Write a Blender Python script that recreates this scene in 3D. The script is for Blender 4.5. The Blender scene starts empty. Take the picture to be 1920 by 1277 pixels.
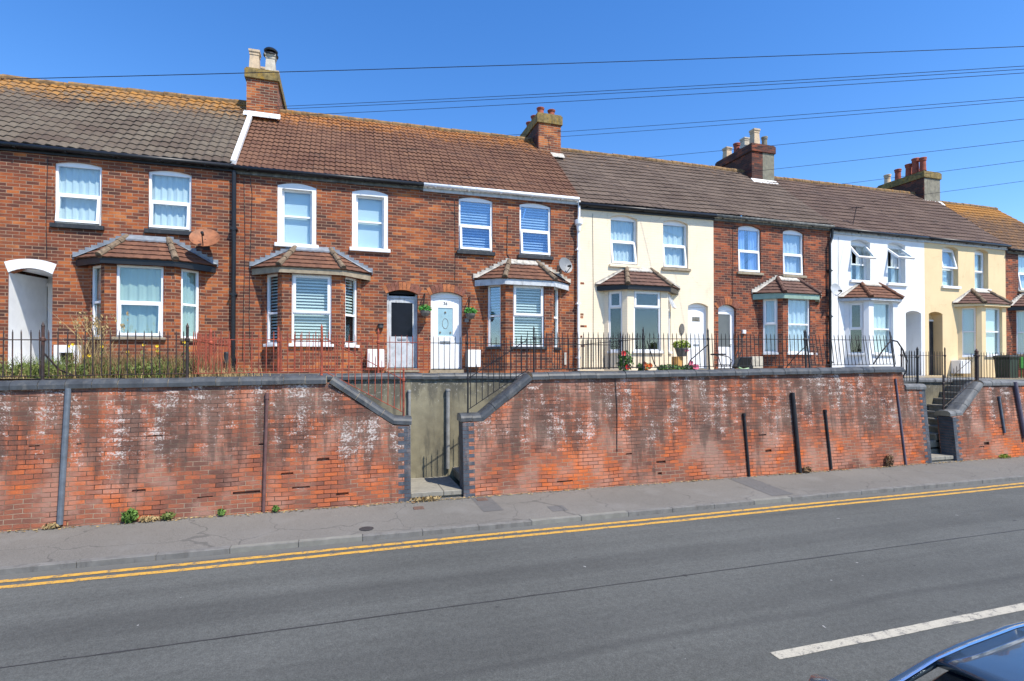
import bpy, bmesh, math, random
from mathutils import Vector, Matrix
from mathutils.geometry import tessellate_polygon
random.seed(7)
R = math.radians
scene = bpy.context.scene
col = scene.collection

# ------------------------------------------------------------------ camera
F = 1000.0                       # focal length in photo pixels (photo 1920 wide)
YAW = math.atan(F / 3200.0)      # the terrace runs along +X; camera turned right of +Y
PITCH = R(0.6)
SH = 52 - F * math.tan(PITCH)
cam = bpy.data.cameras.new('camera')
cam.sensor_width = 36.0
cam.lens = 36.0 * F / 1920.0
cam.shift_y = SH / 1920.0
cam.clip_end = 4000
cam_o = bpy.data.objects.new('camera', cam)
col.objects.link(cam_o)
cam_o.location = (0, 0, 0)       # eye level = level of the house doorsteps
cam_o.rotation_euler = (R(90) + PITCH, 0, -YAW)
scene.camera = cam_o

# ------------------------------------------------------------------ sky and sun
SUN = Vector((0.70, -1.10, 1.87)).normalized()
el = math.asin(SUN.z)
az = math.atan2(SUN.x, SUN.y)    # clockwise from +Y
w = bpy.data.worlds.new('World')
scene.world = w
w.use_nodes = True
nt = w.node_tree
bg = nt.nodes['Background']
sky = nt.nodes.new('ShaderNodeTexSky')
sky.sky_type = 'NISHITA'
sky.sun_disc = False
sky.sun_elevation = el
sky.sun_rotation = az
sky.altitude = 0
sky.air_density = 1.0
sky.dust_density = 0.15
sky.ozone_density = 2.5
hs = nt.nodes.new('ShaderNodeHueSaturation')
hs.inputs['Hue'].default_value = 0.508
hs.inputs['Saturation'].default_value = 1.31
hs.inputs['Value'].default_value = 1.08
nt.links.new(sky.outputs[0], hs.inputs['Color'])
nt.links.new(hs.outputs[0], bg.inputs[0])
bg.inputs[1].default_value = 0.15
sl = bpy.data.lights.new('sun', 'SUN')
sl.energy = 4.5
sl.angle = R(0.53)
sl.color = (1.0, 0.93, 0.80)
so = bpy.data.objects.new('sun', sl)
col.objects.link(so)
so.rotation_euler = (-SUN).to_track_quat('-Z', 'Y').to_euler()
scene.view_settings.view_transform = 'Standard'
scene.view_settings.look = 'None'
scene.view_settings.gamma = 1.0
scene.view_settings.exposure = 0.62
scene.cycles.max_bounces = 6
scene.cycles.transparent_max_bounces = 12

# ------------------------------------------------------------------ measuring helpers
_s, _c = math.sin(YAW), math.cos(YAW)
def ray(px, py):
    a = (px - 960) / F
    b = (638.5 + SH - py) / F
    f = math.cos(PITCH) - b * math.sin(PITCH)
    u = math.sin(PITCH) + b * math.cos(PITCH)
    return (_s * f + _c * a, _c * f - _s * a, u)
def onY(px, py, Y):              # X, Z of a measured photo point on the upright plane Y
    d = ray(px, py); t = Y / d[1]
    return d[0] * t, d[2] * t
def X_(px, Y): return onY(px, 690, Y)[0]
def onZ(px, py, Z):
    d = ray(px, py); t = Z / d[2]
    return d[0] * t, d[1] * t

# ------------------------------------------------------------------ materials
def nodes(name):
    m = bpy.data.materials.new(name)
    m.use_nodes = True
    t = m.node_tree
    return m, t, t.nodes['Principled BSDF']
def ramp(t, fac, stops, interp='LINEAR'):
    n = t.nodes.new('ShaderNodeValToRGB')
    n.color_ramp.interpolation = interp
    e = n.color_ramp.elements
    while len(e) < len(stops): e.new(0.5)
    for x, (p, c) in zip(e, stops):
        x.position = p
        x.color = (*c, 1) if len(c) == 3 else c
    t.links.new(fac, n.inputs[0])
    return n.outputs[0]
def noise(t, vec, scale, detail=3.0, rough=0.55, stretch=None):
    n = t.nodes.new('ShaderNodeTexNoise')
    n.inputs['Scale'].default_value = scale
    n.inputs['Detail'].default_value = detail
    n.inputs['Roughness'].default_value = rough
    if stretch:
        mp = t.nodes.new('ShaderNodeMapping')
        mp.inputs['Scale'].default_value = stretch
        t.links.new(vec, mp.inputs[0]); vec = mp.outputs[0]
    t.links.new(vec, n.inputs['Vector'])
    return n.outputs['Fac']
def mth(t, op, a, b=None, clamp=False):
    n = t.nodes.new('ShaderNodeMath'); n.operation = op; n.use_clamp = clamp
    for i, x in enumerate((a, b)):
        if x is None: continue
        if isinstance(x, (int, float)): n.inputs[i].default_value = x
        else: t.links.new(x, n.inputs[i])
    return n.outputs[0]
def mix(t, fac, a, b, mode='MIX'):
    n = t.nodes.new('ShaderNodeMix'); n.data_type = 'RGBA'; n.blend_type = mode
    if isinstance(fac, (int, float)): n.inputs[0].default_value = fac
    else: t.links.new(fac, n.inputs[0])
    for i, x in ((6, a), (7, b)):
        if isinstance(x, tuple): n.inputs[i].default_value = (*x, 1)
        else: t.links.new(x, n.inputs[i])
    return n.outputs[2]
def sstep(t, x, lo, hi):
    n = t.nodes.new('ShaderNodeMapRange'); n.interpolation_type = 'SMOOTHSTEP'
    t.links.new(x, n.inputs[0])
    n.inputs[1].default_value = lo; n.inputs[2].default_value = hi
    return n.outputs[0]
def bump(t, b, h, strength=0.4, dist=0.01):
    n = t.nodes.new('ShaderNodeBump')
    n.inputs['Strength'].default_value = strength
    n.inputs['Distance'].default_value = dist
    t.links.new(h, n.inputs['Height'])
    t.links.new(n.outputs[0], b.inputs['Normal'])
def uvof(t):
    n = t.nodes.new('ShaderNodeUVMap'); n.uv_map = 'UVMap'
    return n.outputs[0]
def pos(t):
    return t.nodes.new('ShaderNodeNewGeometry').outputs['Position']
def brick(t, vec, bw, rh, ms, off=0.5, smooth=0.15):
    n = t.nodes.new('ShaderNodeTexBrick')
    n.offset = off; n.squash = 1.0
    t.links.new(vec, n.inputs['Vector'])
    n.inputs['Color1'].default_value = (0, 0, 0, 1)
    n.inputs['Color2'].default_value = (1, 1, 1, 1)
    n.inputs['Mortar'].default_value = (0.5, 0.5, 0.5, 1)
    n.inputs['Scale'].default_value = 1.0
    n.inputs['Mortar Size'].default_value = ms
    n.inputs['Mortar Smooth'].default_value = smooth
    n.inputs['Brick Width'].default_value = bw
    n.inputs['Row Height'].default_value = rh
    return n.outputs['Color'], n.outputs['Fac']

def plain(name, c, rough=0.6, var=0.12, scale=6.0, metal=0.0, dirt=None, spec=0.4):
    m, t, b = nodes(name)
    f = noise(t, pos(t), scale, 5)
    lo = tuple(x * (1 - var) for x in c); hi = tuple(min(1, x * (1 + var)) for x in c)
    o = ramp(t, f, [(0.3, lo), (0.7, hi)])
    if dirt:
        g = noise(t, pos(t), 9.0, 6, 0.65, (1, 1, 0.35))
        o = mix(t, sstep(t, g, 0.5, 0.72), o, dirt)
    t.links.new(o, b.inputs['Base Color'])
    b.inputs['Roughness'].default_value = rough
    b.inputs['Metallic'].default_value = metal
    b.inputs['Specular IOR Level'].default_value = spec
    return m

def house_brick(name, stops, mortar, shift=0.0):
    m, t, b = nodes(name)
    uv = uvof(t)
    wob = noise(t, uv, 3.0, 2)
    c, f = brick(t, uv, 0.231, 0.0735, 0.0072)
    bwv = t.nodes.new('ShaderNodeRGBToBW'); t.links.new(c, bwv.inputs[0])
    big = noise(t, uv, 0.9, 3)
    mid = noise(t, uv, 2.4, 2, 0.5, (0.7, 1.3, 1))
    k = mth(t, 'ADD', mth(t, 'MULTIPLY', bwv.outputs[0], 0.75), mth(t, 'MULTIPLY', mth(t, 'SUBTRACT', big, 0.5 - shift), 1.0))
    k = mth(t, 'ADD', k, mth(t, 'MULTIPLY', mth(t, 'SUBTRACT', mid, 0.40), 1.2), True)
    o = ramp(t, k, stops)
    fine = noise(t, uv, 55, 4, 0.7)
    o = mix(t, 0.5, o, ramp(t, fine, [(0.25, (0.55, 0.55, 0.55)), (0.75, (1.45, 1.4, 1.35))]), 'MULTIPLY')
    soot = noise(t, uv, 1.5, 6, 0.65, (1, 0.4, 1))
    o = mix(t, mth(t, 'MULTIPLY', sstep(t, soot, 0.52, 0.72), 0.5), o, (0.085, 0.05, 0.042))
    mo = ramp(t, wob, [(0.3, tuple(x * 0.7 for x in mortar)), (0.7, mortar)])
    o = mix(t, f, o, mo)
    t.links.new(o, b.inputs['Base Color'])
    b.inputs['Roughness'].default_value = 0.85
    b.inputs['Specular IOR Level'].default_value = 0.2
    h = mth(t, 'SUBTRACT', mth(t, 'MULTIPLY', fine, 0.5), f)
    bump(t, b, h, 0.55, 0.006)
    return m
ST_RED = [(0.0, (0.075, 0.036, 0.029)), (0.28, (0.13, 0.047, 0.032)), (0.5, (0.21, 0.063, 0.033)), (0.72, (0.295, 0.083, 0.033)), (0.9, (0.40, 0.122, 0.04)), (1.0, (0.46, 0.16, 0.055))]
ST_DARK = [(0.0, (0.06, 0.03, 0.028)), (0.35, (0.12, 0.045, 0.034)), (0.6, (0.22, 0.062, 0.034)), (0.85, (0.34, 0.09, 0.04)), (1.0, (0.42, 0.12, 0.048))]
M_BRICK = house_brick('red_stock_brick', ST_RED, (0.35, 0.23, 0.155), 0.0)
M_BRICK2 = house_brick('dark_red_brick', ST_DARK, (0.30, 0.18, 0.12), -0.02)
M_CHIM = house_brick('chimney_brick', ST_RED, (0.36, 0.29, 0.2), 0.08)
M_CHIMD = house_brick('shade_dark_chimney_brick', ST_DARK, (0.10, 0.075, 0.06), -0.3)  # dark brick, toned down further to stand in for shade on left faces

def painted(name, c, brickwork=True, dirt=(0.45, 0.38, 0.26), amt=0.3, cdist=0.004):
    m, t, b = nodes(name)
    uv = uvof(t)
    big = noise(t, uv, 1.3, 5, 0.6)
    o = ramp(t, big, [(0.3, tuple(x * 0.9 for x in c)), (0.7, c)])
    st = noise(t, uv, 2.2, 6, 0.65, (1, 0.3, 1))
    o = mix(t, mth(t, 'MULTIPLY', sstep(t, st, 0.55, 0.78), amt), o, dirt)
    vo = t.nodes.new('ShaderNodeTexVoronoi'); vo.feature = 'DISTANCE_TO_EDGE'; vo.inputs['Scale'].default_value = 0.8
    wn = t.nodes.new('ShaderNodeTexNoise'); wn.inputs['Scale'].default_value = 4.0; t.links.new(uv, wn.inputs['Vector'])
    vm = t.nodes.new('ShaderNodeVectorMath'); vm.operation = 'MULTIPLY_ADD'; t.links.new(wn.outputs['Color'], vm.inputs[0]); vm.inputs[1].default_value = (0.4, 0.4, 0); t.links.new(uv, vm.inputs[2])
    t.links.new(vm.outputs[0], vo.inputs['Vector'])
    o = mix(t, mth(t, 'MULTIPLY', sstep(t, vo.outputs['Distance'], 0.006, 0.001), 0.3), o, dirt)
    blot = noise(t, uv, 5.0, 4, 0.7)
    o = mix(t, mth(t, 'MULTIPLY', sstep(t, blot, 0.6, 0.75), 0.25), o, tuple(x * 0.72 for x in c))
    fine = noise(t, uv, 40, 4, 0.7)
    if brickwork:
        _, f = brick(t, uv, 0.231, 0.0735, 0.008, smooth=0.6)
        h = mth(t, 'SUBTRACT', mth(t, 'MULTIPLY', fine, 0.5), mth(t, 'MULTIPLY', f, 0.9))
        o = mix(t, mth(t, 'MULTIPLY', f, 0.1), o, tuple(x * 0.55 for x in c))
    else:
        h = fine
    t.links.new(o, b.inputs['Base Color'])
    b.inputs['Roughness'].default_value = 0.75
    b.inputs['Specular IOR Level'].default_value = 0.25
    bump(t, b, h, 0.5, cdist)
    return m
M_CREAM = painted('cream_painted_brick', (0.86, 0.73, 0.545), True, (0.5, 0.38, 0.24), 0.35)
M_WHITEW = painted('white_painted_render', (0.8, 0.81, 0.82), False, (0.5, 0.5, 0.48), 0.35, 0.002)
M_YELLOW = painted('buff_painted_render', (0.78, 0.60, 0.355), False, (0.46, 0.35, 0.18), 0.4, 0.002)

def wall_old(name):
    m, t, b = nodes(name)
    uv = uvof(t)
    sep = t.nodes.new('ShaderNodeSeparateXYZ'); t.links.new(uv, sep.inputs[0])
    v = sep.outputs[1]
    # slightly wandering courses
    wn = t.nodes.new('ShaderNodeTexNoise'); wn.inputs['Scale'].default_value = 1.3
    t.links.new(uv, wn.inputs['Vector'])
    va = t.nodes.new('ShaderNodeVectorMath'); va.operation = 'MULTIPLY_ADD'
    t.links.new(wn.outputs['Color'], va.inputs[0]); va.inputs[1].default_value = (0.03, 0.05, 0); t.links.new(uv, va.inputs[2])
    bv = va.outputs[0]
    c, f = brick(t, bv, 0.232, 0.0755, 0.0055, smooth=0.25)
    bwv = t.nodes.new('ShaderNodeRGBToBW'); t.links.new(c, bwv.inputs[0])
    big = noise(t, uv, 0.6, 4, 0.6)
    fine = noise(t, uv, 45, 5, 0.7)
    k = mth(t, 'ADD', mth(t, 'MULTIPLY', bwv.outputs[0], 0.55), mth(t, 'MULTIPLY', mth(t, 'SUBTRACT', big, 0.40), 1.9), True)
    for cx, cz, rx, rz, am in ((-0.9, -2.05, 1.5, 0.55, 0.42), (0.5, -1.75, 0.8, 0.5, 0.25), (4.6, -1.35, 1.4, 0.6, 0.32), (6.2, -1.9, 1.2, 0.4, 0.2), (9.4, -1.7, 0.8, 0.5, 0.3), (12.5, -0.9, 1.2, 0.4, 0.25), (18, -1.5, 1.5, 0.7, 0.35)):
        mp = t.nodes.new('ShaderNodeMapping'); mp.inputs['Location'].default_value = (-cx / rx, -cz / rz, 0); mp.inputs['Scale'].default_value = (1 / rx, 1 / rz, 1)
        t.links.new(va.outputs[0], mp.inputs[0])
        ln = t.nodes.new('ShaderNodeVectorMath'); ln.operation = 'LENGTH'; t.links.new(mp.outputs[0], ln.inputs[0])
        k = mth(t, 'ADD', k, mth(t, 'MULTIPLY', sstep(t, ln.outputs['Value'], 1.25, 0.1), am), True)
    o = ramp(t, k, [(0, (0.13, 0.062, 0.048)), (0.25, (0.22, 0.085, 0.056)), (0.5, (0.33, 0.103, 0.054)), (0.72, (0.45, 0.122, 0.046)), (0.9, (0.53, 0.125, 0.034)), (1, (0.60, 0.145, 0.036))])
    o = mix(t, 0.55, o, ramp(t, fine, [(0.25, (0.5, 0.5, 0.5)), (0.75, (1.5, 1.45, 1.4))]), 'MULTIPLY')
    # brownish weathering haze
    br = noise(t, uv, 1.6, 5, 0.65)
    o = mix(t, mth(t, 'MULTIPLY', sstep(t, br, 0.42, 0.62), 0.55), o, (0.16, 0.082, 0.064))
    pk = noise(t, uv, 1.1, 5, 0.6)
    o = mix(t, mth(t, 'MULTIPLY', sstep(t, pk, 0.46, 0.62), 0.55), o, (0.40, 0.235, 0.18))
    lowv = sstep(t, v, -1.3, -2.3)
    mort = ramp(t, mth(t, 'SUBTRACT', noise(t, uv, 1.6, 4), mth(t, 'MULTIPLY', lowv, 0.12)), [(0.40, (0.035, 0.022, 0.018)), (0.5, (0.2, 0.13, 0.09)), (0.6, (0.36, 0.27, 0.19))])
    o = mix(t, f, o, mort)
    # dark run-off under the coping
    top = sstep(t, v, -1.35, -0.35)
    streak = noise(t, uv, 1.0, 5, 0.65, (3.4, 0.42, 1))
    dk = mth(t, 'MULTIPLY', sstep(t, mth(t, 'ADD', mth(t, 'MULTIPLY', top, 0.2), streak), 0.60, 0.74), 0.62)
    o = mix(t, dk, o, (0.06, 0.048, 0.042))
    # lime bloom: crisp flakes inside the run-off, whole bricks whitened here and there
    st2 = noise(t, uv, 1.0, 3, 0.5, (3.2, 0.5, 1))
    st3 = noise(t, uv, 0.7, 3, 0.5)
    flake = noise(t, uv, 26, 5, 0.85)
    patchn = noise(t, uv, 6.5, 4, 0.7, (0.7, 1.4, 1))
    low = mth(t, 'MULTIPLY', sstep(t, v, -1.55, -2.05), sstep(t, st3, 0.44, 0.6))
    z = mth(t, 'ADD', mth(t, 'MULTIPLY', top, 0.15), mth(t, 'MULTIPLY', low, 0.19))
    wm = mth(t, 'ADD', mth(t, 'MULTIPLY', st2, 0.42), mth(t, 'MULTIPLY', flake, 0.85))
    wm = mth(t, 'ADD', wm, mth(t, 'MULTIPLY', patchn, 0.36))
    wm = mth(t, 'ADD', wm, mth(t, 'MULTIPLY', st3, 0.18))
    wm = mth(t, 'ADD', wm, mth(t, 'MULTIPLY', mth(t, 'SUBTRACT', bwv.outputs[0], 0.5), 0.10))
    wm = mth(t, 'ADD', wm, z)
    wmk = mth(t, 'MULTIPLY', sstep(t, wm, 1.145, 1.185), 0.85)
    o = mix(t, wmk, o, (0.58, 0.54, 0.51))
    hz = mth(t, 'MULTIPLY', sstep(t, wm, 1.02, 1.2), 0.22)
    o = mix(t, hz, o, (0.42, 0.33, 0.29))
    t.links.new(o, b.inputs['Base Color'])
    b.inputs['Roughness'].default_value = 0.9
    b.inputs['Specular IOR Level'].default_value = 0.15
    h = mth(t, 'SUBTRACT', mth(t, 'ADD', mth(t, 'MULTIPLY', fine, 0.7), mth(t, 'MULTIPLY', bwv.outputs[0], 0.5)), mth(t, 'MULTIPLY', f, 1.3))
    bump(t, b, h, 0.8, 0.012)
    return m
M_OLDWALL = wall_old('weathered_retaining_brick')

def tile_mat(name, a, b_, lichen=(0.42, 0.19, 0.03), lich=0.5, n=13.0, orange_all=0.0, tw=0.4, spots=0.5):
    m, t, b = nodes(name)
    uv = uvof(t)
    c, f = brick(t, uv, tw, 1.0, 0.004, off=0.0)
    bwv = t.nodes.new('ShaderNodeRGBToBW'); t.links.new(c, bwv.inputs[0])
    P = pos(t)
    big = noise(t, P, 0.8, 4, 0.6)
    k = mth(t, 'ADD', mth(t, 'MULTIPLY', bwv.outputs[0], 0.6), mth(t, 'MULTIPLY', mth(t, 'SUBTRACT', big, 0.3), 1.0), True)
    mid = tuple((x + y) / 2 for x, y in zip(a, b_))
    o = ramp(t, k, [(0.1, a), (0.5, mid), (0.9, b_)])
    fine = noise(t, P, 28, 6, 0.75)
    o = mix(t, 0.6, o, ramp(t, fine, [(0.25, (0.45, 0.45, 0.45)), (0.75, (1.5, 1.5, 1.5))]), 'MULTIPLY')
    sep = t.nodes.new('ShaderNodeSeparateXYZ'); t.links.new(uv, sep.inputs[0])
    up = sstep(t, sep.outputs[1], n * 0.45, n * 1.02)
    ln = noise(t, P, 5.5, 7, 0.8)
    lm = mth(t, 'ADD', mth(t, 'MULTIPLY', ln, 0.8), mth(t, 'MULTIPLY', fine, 0.25))
    lm = mth(t, 'ADD', lm, mth(t, 'MULTIPLY', up, 0.16 * lich / 0.5))
    lm = mth(t, 'ADD', lm, orange_all)
    o = mix(t, mth(t, 'MULTIPLY', sstep(t, lm, 0.62, 0.82), 0.72), o, lichen)
    sp = noise(t, P, 11, 4, 0.75)
    o = mix(t, mth(t, 'MULTIPLY', sstep(t, sp, 0.70, 0.745), spots), o, (0.33, 0.32, 0.29))
    o = mix(t, mth(t, 'MULTIPLY', sstep(t, noise(t, P, 3.2, 6, 0.75, (0.6, 1.4, 1.4)), 0.54, 0.68), 0.55), o, (0.045, 0.038, 0.034))
    t.links.new(o, b.inputs['Base Color'])
    b.inputs['Roughness'].default_value = 0.85
    b.inputs['Specular IOR Level'].default_value = 0.25
    bump(t, b, fine, 0.4, 0.006)
    return m
NC = 15
M_TILE1 = tile_mat('grey_brown_pantile', (0.085, 0.062, 0.048), (0.135, 0.112, 0.085), lich=0.78, n=NC)
M_TILE2 = tile_mat('red_brown_pantile', (0.105, 0.05, 0.033), (0.165, 0.085, 0.052), lichen=(0.42, 0.16, 0.03), lich=0.68, n=17, tw=0.26)
M_TILE4 = tile_mat('dull_brown_tile', (0.085, 0.06, 0.047), (0.135, 0.1, 0.078), lich=0.25, n=NC, spots=0.4)
M_TILE6 = tile_mat('dark_brown_tile', (0.08, 0.05, 0.04), (0.12, 0.08, 0.062), lichen=(0.25, 0.11, 0.04), lich=0.3, n=NC, spots=0.2)
M_TILE8 = tile_mat('lichen_covered_tile', (0.09, 0.052, 0.034), (0.15, 0.085, 0.045), lichen=(0.38, 0.17, 0.025), lich=0.7, n=NC, orange_all=0.1)
M_BAYT = tile_mat('red_bay_tile', (0.11, 0.052, 0.036), (0.19, 0.09, 0.055), lichen=(0.2, 0.13, 0.08), lich=0.2, n=5.0, tw=0.16, spots=0.4)
M_BAYT2 = tile_mat('plum_bay_tile', (0.10, 0.055, 0.045), (0.15, 0.085, 0.065), lichen=(0.2, 0.15, 0.1), lich=0.15, n=5.0, tw=0.16, spots=0.2)
M_HIP = plain('stone_hip_tile', (0.17, 0.125, 0.085), 0.9, 0.4, 14, dirt=(0.07, 0.055, 0.04))
M_RIDGE = plain('mossy_ridge_tile', (0.2, 0.125, 0.06), 0.9, 0.5, 8, dirt=(0.33, 0.16, 0.03))
M_LEAD = plain('lead_flashing', (0.2, 0.225, 0.26), 0.45, 0.25, 9, spec=0.5)
M_CEMENT = plain('cement_flashing', (0.46, 0.43, 0.38), 0.9, 0.25, 12, dirt=(0.2, 0.19, 0.16))
M_WFLASH = plain('white_flashing', (0.74, 0.74, 0.74), 0.6, 0.1, 10, dirt=(0.5, 0.5, 0.5))
M_UPVC = plain('white_plastic', (0.82, 0.83, 0.85), 0.35, 0.03, 5)
M_WPAINT = plain('white_gloss_paint', (0.8, 0.81, 0.82), 0.45, 0.05, 5)
M_GREYW = plain('aged_grey_white_paint', (0.5, 0.53, 0.56), 0.6, 0.15, 7, dirt=(0.3, 0.31, 0.32))
M_WEATH = plain('weathered_dark_timber', (0.11, 0.115, 0.11), 0.8, 0.4, 8, dirt=(0.25, 0.25, 0.23))
M_GREEN = plain('faded_green_paint', (0.25, 0.36, 0.30), 0.6, 0.15, 8)
M_BLACK = plain('black_plastic', (0.012, 0.013, 0.016), 0.4, 0.2, 8)
M_SILLB = plain('dark_sill_paint', (0.025, 0.028, 0.033), 0.55, 0.3, 8, dirt=(0.08, 0.08, 0.08))
M_IRON = plain('rusty_black_iron', (0.035, 0.024, 0.022), 0.6, 0.5, 12, dirt=(0.1, 0.035, 0.02))
M_IRONB = plain('black_iron', (0.014, 0.014, 0.017), 0.5, 0.3, 9)
M_IRONR = plain('red_painted_iron', (0.30, 0.062, 0.032), 0.65, 0.3, 12, dirt=(0.09, 0.028, 0.02))
M_COPING = plain('blue_engineering_brick', (0.056, 0.062, 0.07), 0.5, 0.35, 5, dirt=(0.1, 0.1, 0.098), spec=0.35)
M_COPGREY = plain('grey_coping_brick', (0.13, 0.133, 0.135), 0.6, 0.3, 5, dirt=(0.07, 0.072, 0.075), spec=0.35)
M_QUOIN = plain('blue_quoin_brick', (0.055, 0.064, 0.08), 0.55, 0.4, 6, dirt=(0.16, 0.13, 0.12))
M_JOINT = plain('mortar', (0.3, 0.25, 0.18), 0.9, 0.2, 12)
M_CONC = plain('concrete_slab', (0.24, 0.225, 0.19), 0.9, 0.15, 7, dirt=(0.15, 0.14, 0.12))
M_STONE = plain('old_stone_sill', (0.3, 0.25, 0.18), 0.9, 0.25, 9)
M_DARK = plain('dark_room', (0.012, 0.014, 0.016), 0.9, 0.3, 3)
M_TERRA = plain('terracotta_pot', (0.29, 0.07, 0.04), 0.8, 0.2, 8, dirt=(0.14, 0.05, 0.04))
M_POT = plain('buff_chimney_pot', (0.55, 0.42, 0.28), 0.8, 0.15, 8, dirt=(0.35, 0.3, 0.24))
M_POTG = plain('pale_grey_pot', (0.5, 0.46, 0.38), 0.8, 0.2, 8, dirt=(0.3, 0.28, 0.24))
M_RUSTD = plain('rusted_dish', (0.26, 0.10, 0.045), 0.65, 0.4, 6, dirt=(0.13, 0.045, 0.025))
M_GREYD = plain('grey_dish', (0.2, 0.21, 0.22), 0.5, 0.15, 5)
M_DISHW = plain('pale_grey_dish', (0.42, 0.44, 0.46), 0.5, 0.15, 5)
M_PIPE = plain('grey_blue_pipe', (0.10, 0.12, 0.145), 0.5, 0.25, 8)
M_PIPEB = plain('brown_rusted_pipe', (0.12, 0.06, 0.055), 0.6, 0.3, 8)
M_PIPEP = plain('purple_grey_pipe', (0.10, 0.085, 0.115), 0.55, 0.25, 8)
M_PIPEW = plain('pale_pipe', (0.24, 0.24, 0.23), 0.5, 0.25, 8)
M_CAPL = plain('lichen_cap_stone', (0.19, 0.14, 0.055), 0.9, 0.5, 9, dirt=(0.32, 0.19, 0.025))
M_REND = plain('grey_cement_render', (0.215, 0.2, 0.155), 0.9, 0.3, 5, dirt=(0.12, 0.11, 0.09))
M_GREYREND = plain('pale_chimney_render', (0.2, 0.19, 0.145), 0.9, 0.25, 6, dirt=(0.14, 0.14, 0.12))
M_LEAF = plain('green_leaf', (0.07, 0.16, 0.03), 0.6, 0.5, 20)
M_BRIGHT = plain('bright_green_leaf', (0.06, 0.27, 0.045), 0.6, 0.4, 20)
M_WEEDG = plain('weed_leaf', (0.09, 0.17, 0.03), 0.7, 0.5, 20)
M_LIME = plain('yellow_green_leaf', (0.22, 0.28, 0.03), 0.6, 0.4, 20)
M_OLIVE = plain('olive_weed_leaf', (0.13, 0.165, 0.04), 0.7, 0.5, 20)
M_STRAW = plain('dry_grass', (0.36, 0.26, 0.12), 0.8, 0.35, 25)
M_BROWNW = plain('dry_brown_weed', (0.2, 0.12, 0.06), 0.8, 0.4, 25)
M_YFLOWER = plain('yellow_petal', (0.75, 0.5, 0.02), 0.6, 0.1, 20)
M_RFLOWER = plain('red_petal', (0.55, 0.02, 0.02), 0.6, 0.2, 20)
M_OFLOWER = plain('orange_petal', (0.65, 0.13, 0.02), 0.6, 0.2, 20)
M_PFLOWER = plain('pink_petal', (0.65, 0.12, 0.22), 0.6, 0.2, 20)
M_WOOD = plain('orange_timber', (0.5, 0.27, 0.08), 0.6, 0.2, 8)
M_BIN = plain('dark_green_plastic', (0.018, 0.032, 0.018), 0.45, 0.15, 8)
M_GPLAST = plain('pale_green_plastic', (0.25, 0.38, 0.22), 0.5, 0.15, 8)
M_SLATE = plain('grey_plaque', (0.14, 0.13, 0.12), 0.7, 0.25, 15)
M_COVER = plain('rusty_cover', (0.15, 0.09, 0.07), 0.7, 0.3, 30)
M_ALU = plain('brushed_metal', (0.3, 0.31, 0.32), 0.4, 0.15, 10, metal=0.6)

def cloth(name, c, tr=0.35):
    m, t, b = nodes(name)
    out = t.nodes['Material Output']
    d = t.nodes.new('ShaderNodeBsdfDiffuse'); d.inputs[0].default_value = (*c, 1)
    s = t.nodes.new('ShaderNodeBsdfTranslucent'); s.inputs[0].default_value = (*c, 1)
    x = t.nodes.new('ShaderNodeMixShader'); x.inputs[0].default_value = tr
    t.links.new(d.outputs[0], x.inputs[1]); t.links.new(s.outputs[0], x.inputs[2])
    t.links.new(x.outputs[0], out.inputs[0]); t.nodes.remove(b)
    return m
M_NET = cloth('net_curtain', (0.84, 0.87, 0.88), 0.12)
M_CURT = cloth('pale_green_curtain', (0.50, 0.58, 0.53), 0.12)
M_BLIND = cloth('white_blind', (0.8, 0.82, 0.8), 0.2)
M_SHADE = cloth('roller_shade', (0.80, 0.86, 0.90), 0.1)
M_BLUEC = cloth('blue_white_curtain', (0.72, 0.78, 0.92), 0.15)

def glass(name, base, tint):
    m, t, b = nodes(name)
    out = t.nodes['Material Output']
    tr = t.nodes.new('ShaderNodeBsdfTransparent'); tr.inputs[0].default_value = (*tint, 1)
    gl = t.nodes.new('ShaderNodeBsdfGlossy'); gl.inputs['Roughness'].default_value = 0.015
    gl.inputs[0].default_value = (0.95, 0.97, 1, 1)
    nz = noise(t, pos(t), 1.3, 1)
    bm = t.nodes.new('ShaderNodeBump'); bm.inputs['Strength'].default_value = 0.08; bm.inputs['Distance'].default_value = 0.02
    t.links.new(nz, bm.inputs['Height']); t.links.new(bm.outputs[0], gl.inputs['Normal'])
    fr = t.nodes.new('ShaderNodeLayerWeight'); fr.inputs[0].default_value = 0.5
    k = mth(t, 'ADD', mth(t, 'MULTIPLY', mth(t, 'POWER', fr.outputs['Facing'], 4.0), 0.9), base, True)
    x = t.nodes.new('ShaderNodeMixShader')
    t.links.new(k, x.inputs[0]); t.links.new(tr.outputs[0], x.inputs[1]); t.links.new(gl.outputs[0], x.inputs[2])
    t.links.new(x.outputs[0], out.inputs[0]); t.nodes.remove(b)
    return m
M_GLASS = glass('window_glass', 0.07, (0.87, 0.93, 0.94))
M_GLASSB = glass('sky_mirroring_glass', 0.17, (0.78, 0.88, 0.97))
M_FROST = plain('frosted_door_glass', (0.27, 0.43, 0.5), 0.12, 0.12, 4, spec=0.8)
M_DGLASS = plain('dark_door_glass', (0.010, 0.012, 0.018), 0.3, 0.2, 4, spec=0.15)
M_GGLASS = plain('grey_door_glass', (0.12, 0.13, 0.13), 0.3, 0.1, 4, spec=0.5)
M_FRGL = plain('fan_glass', (0.18, 0.16, 0.13), 0.2, 0.3, 10, spec=0.6)

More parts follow.
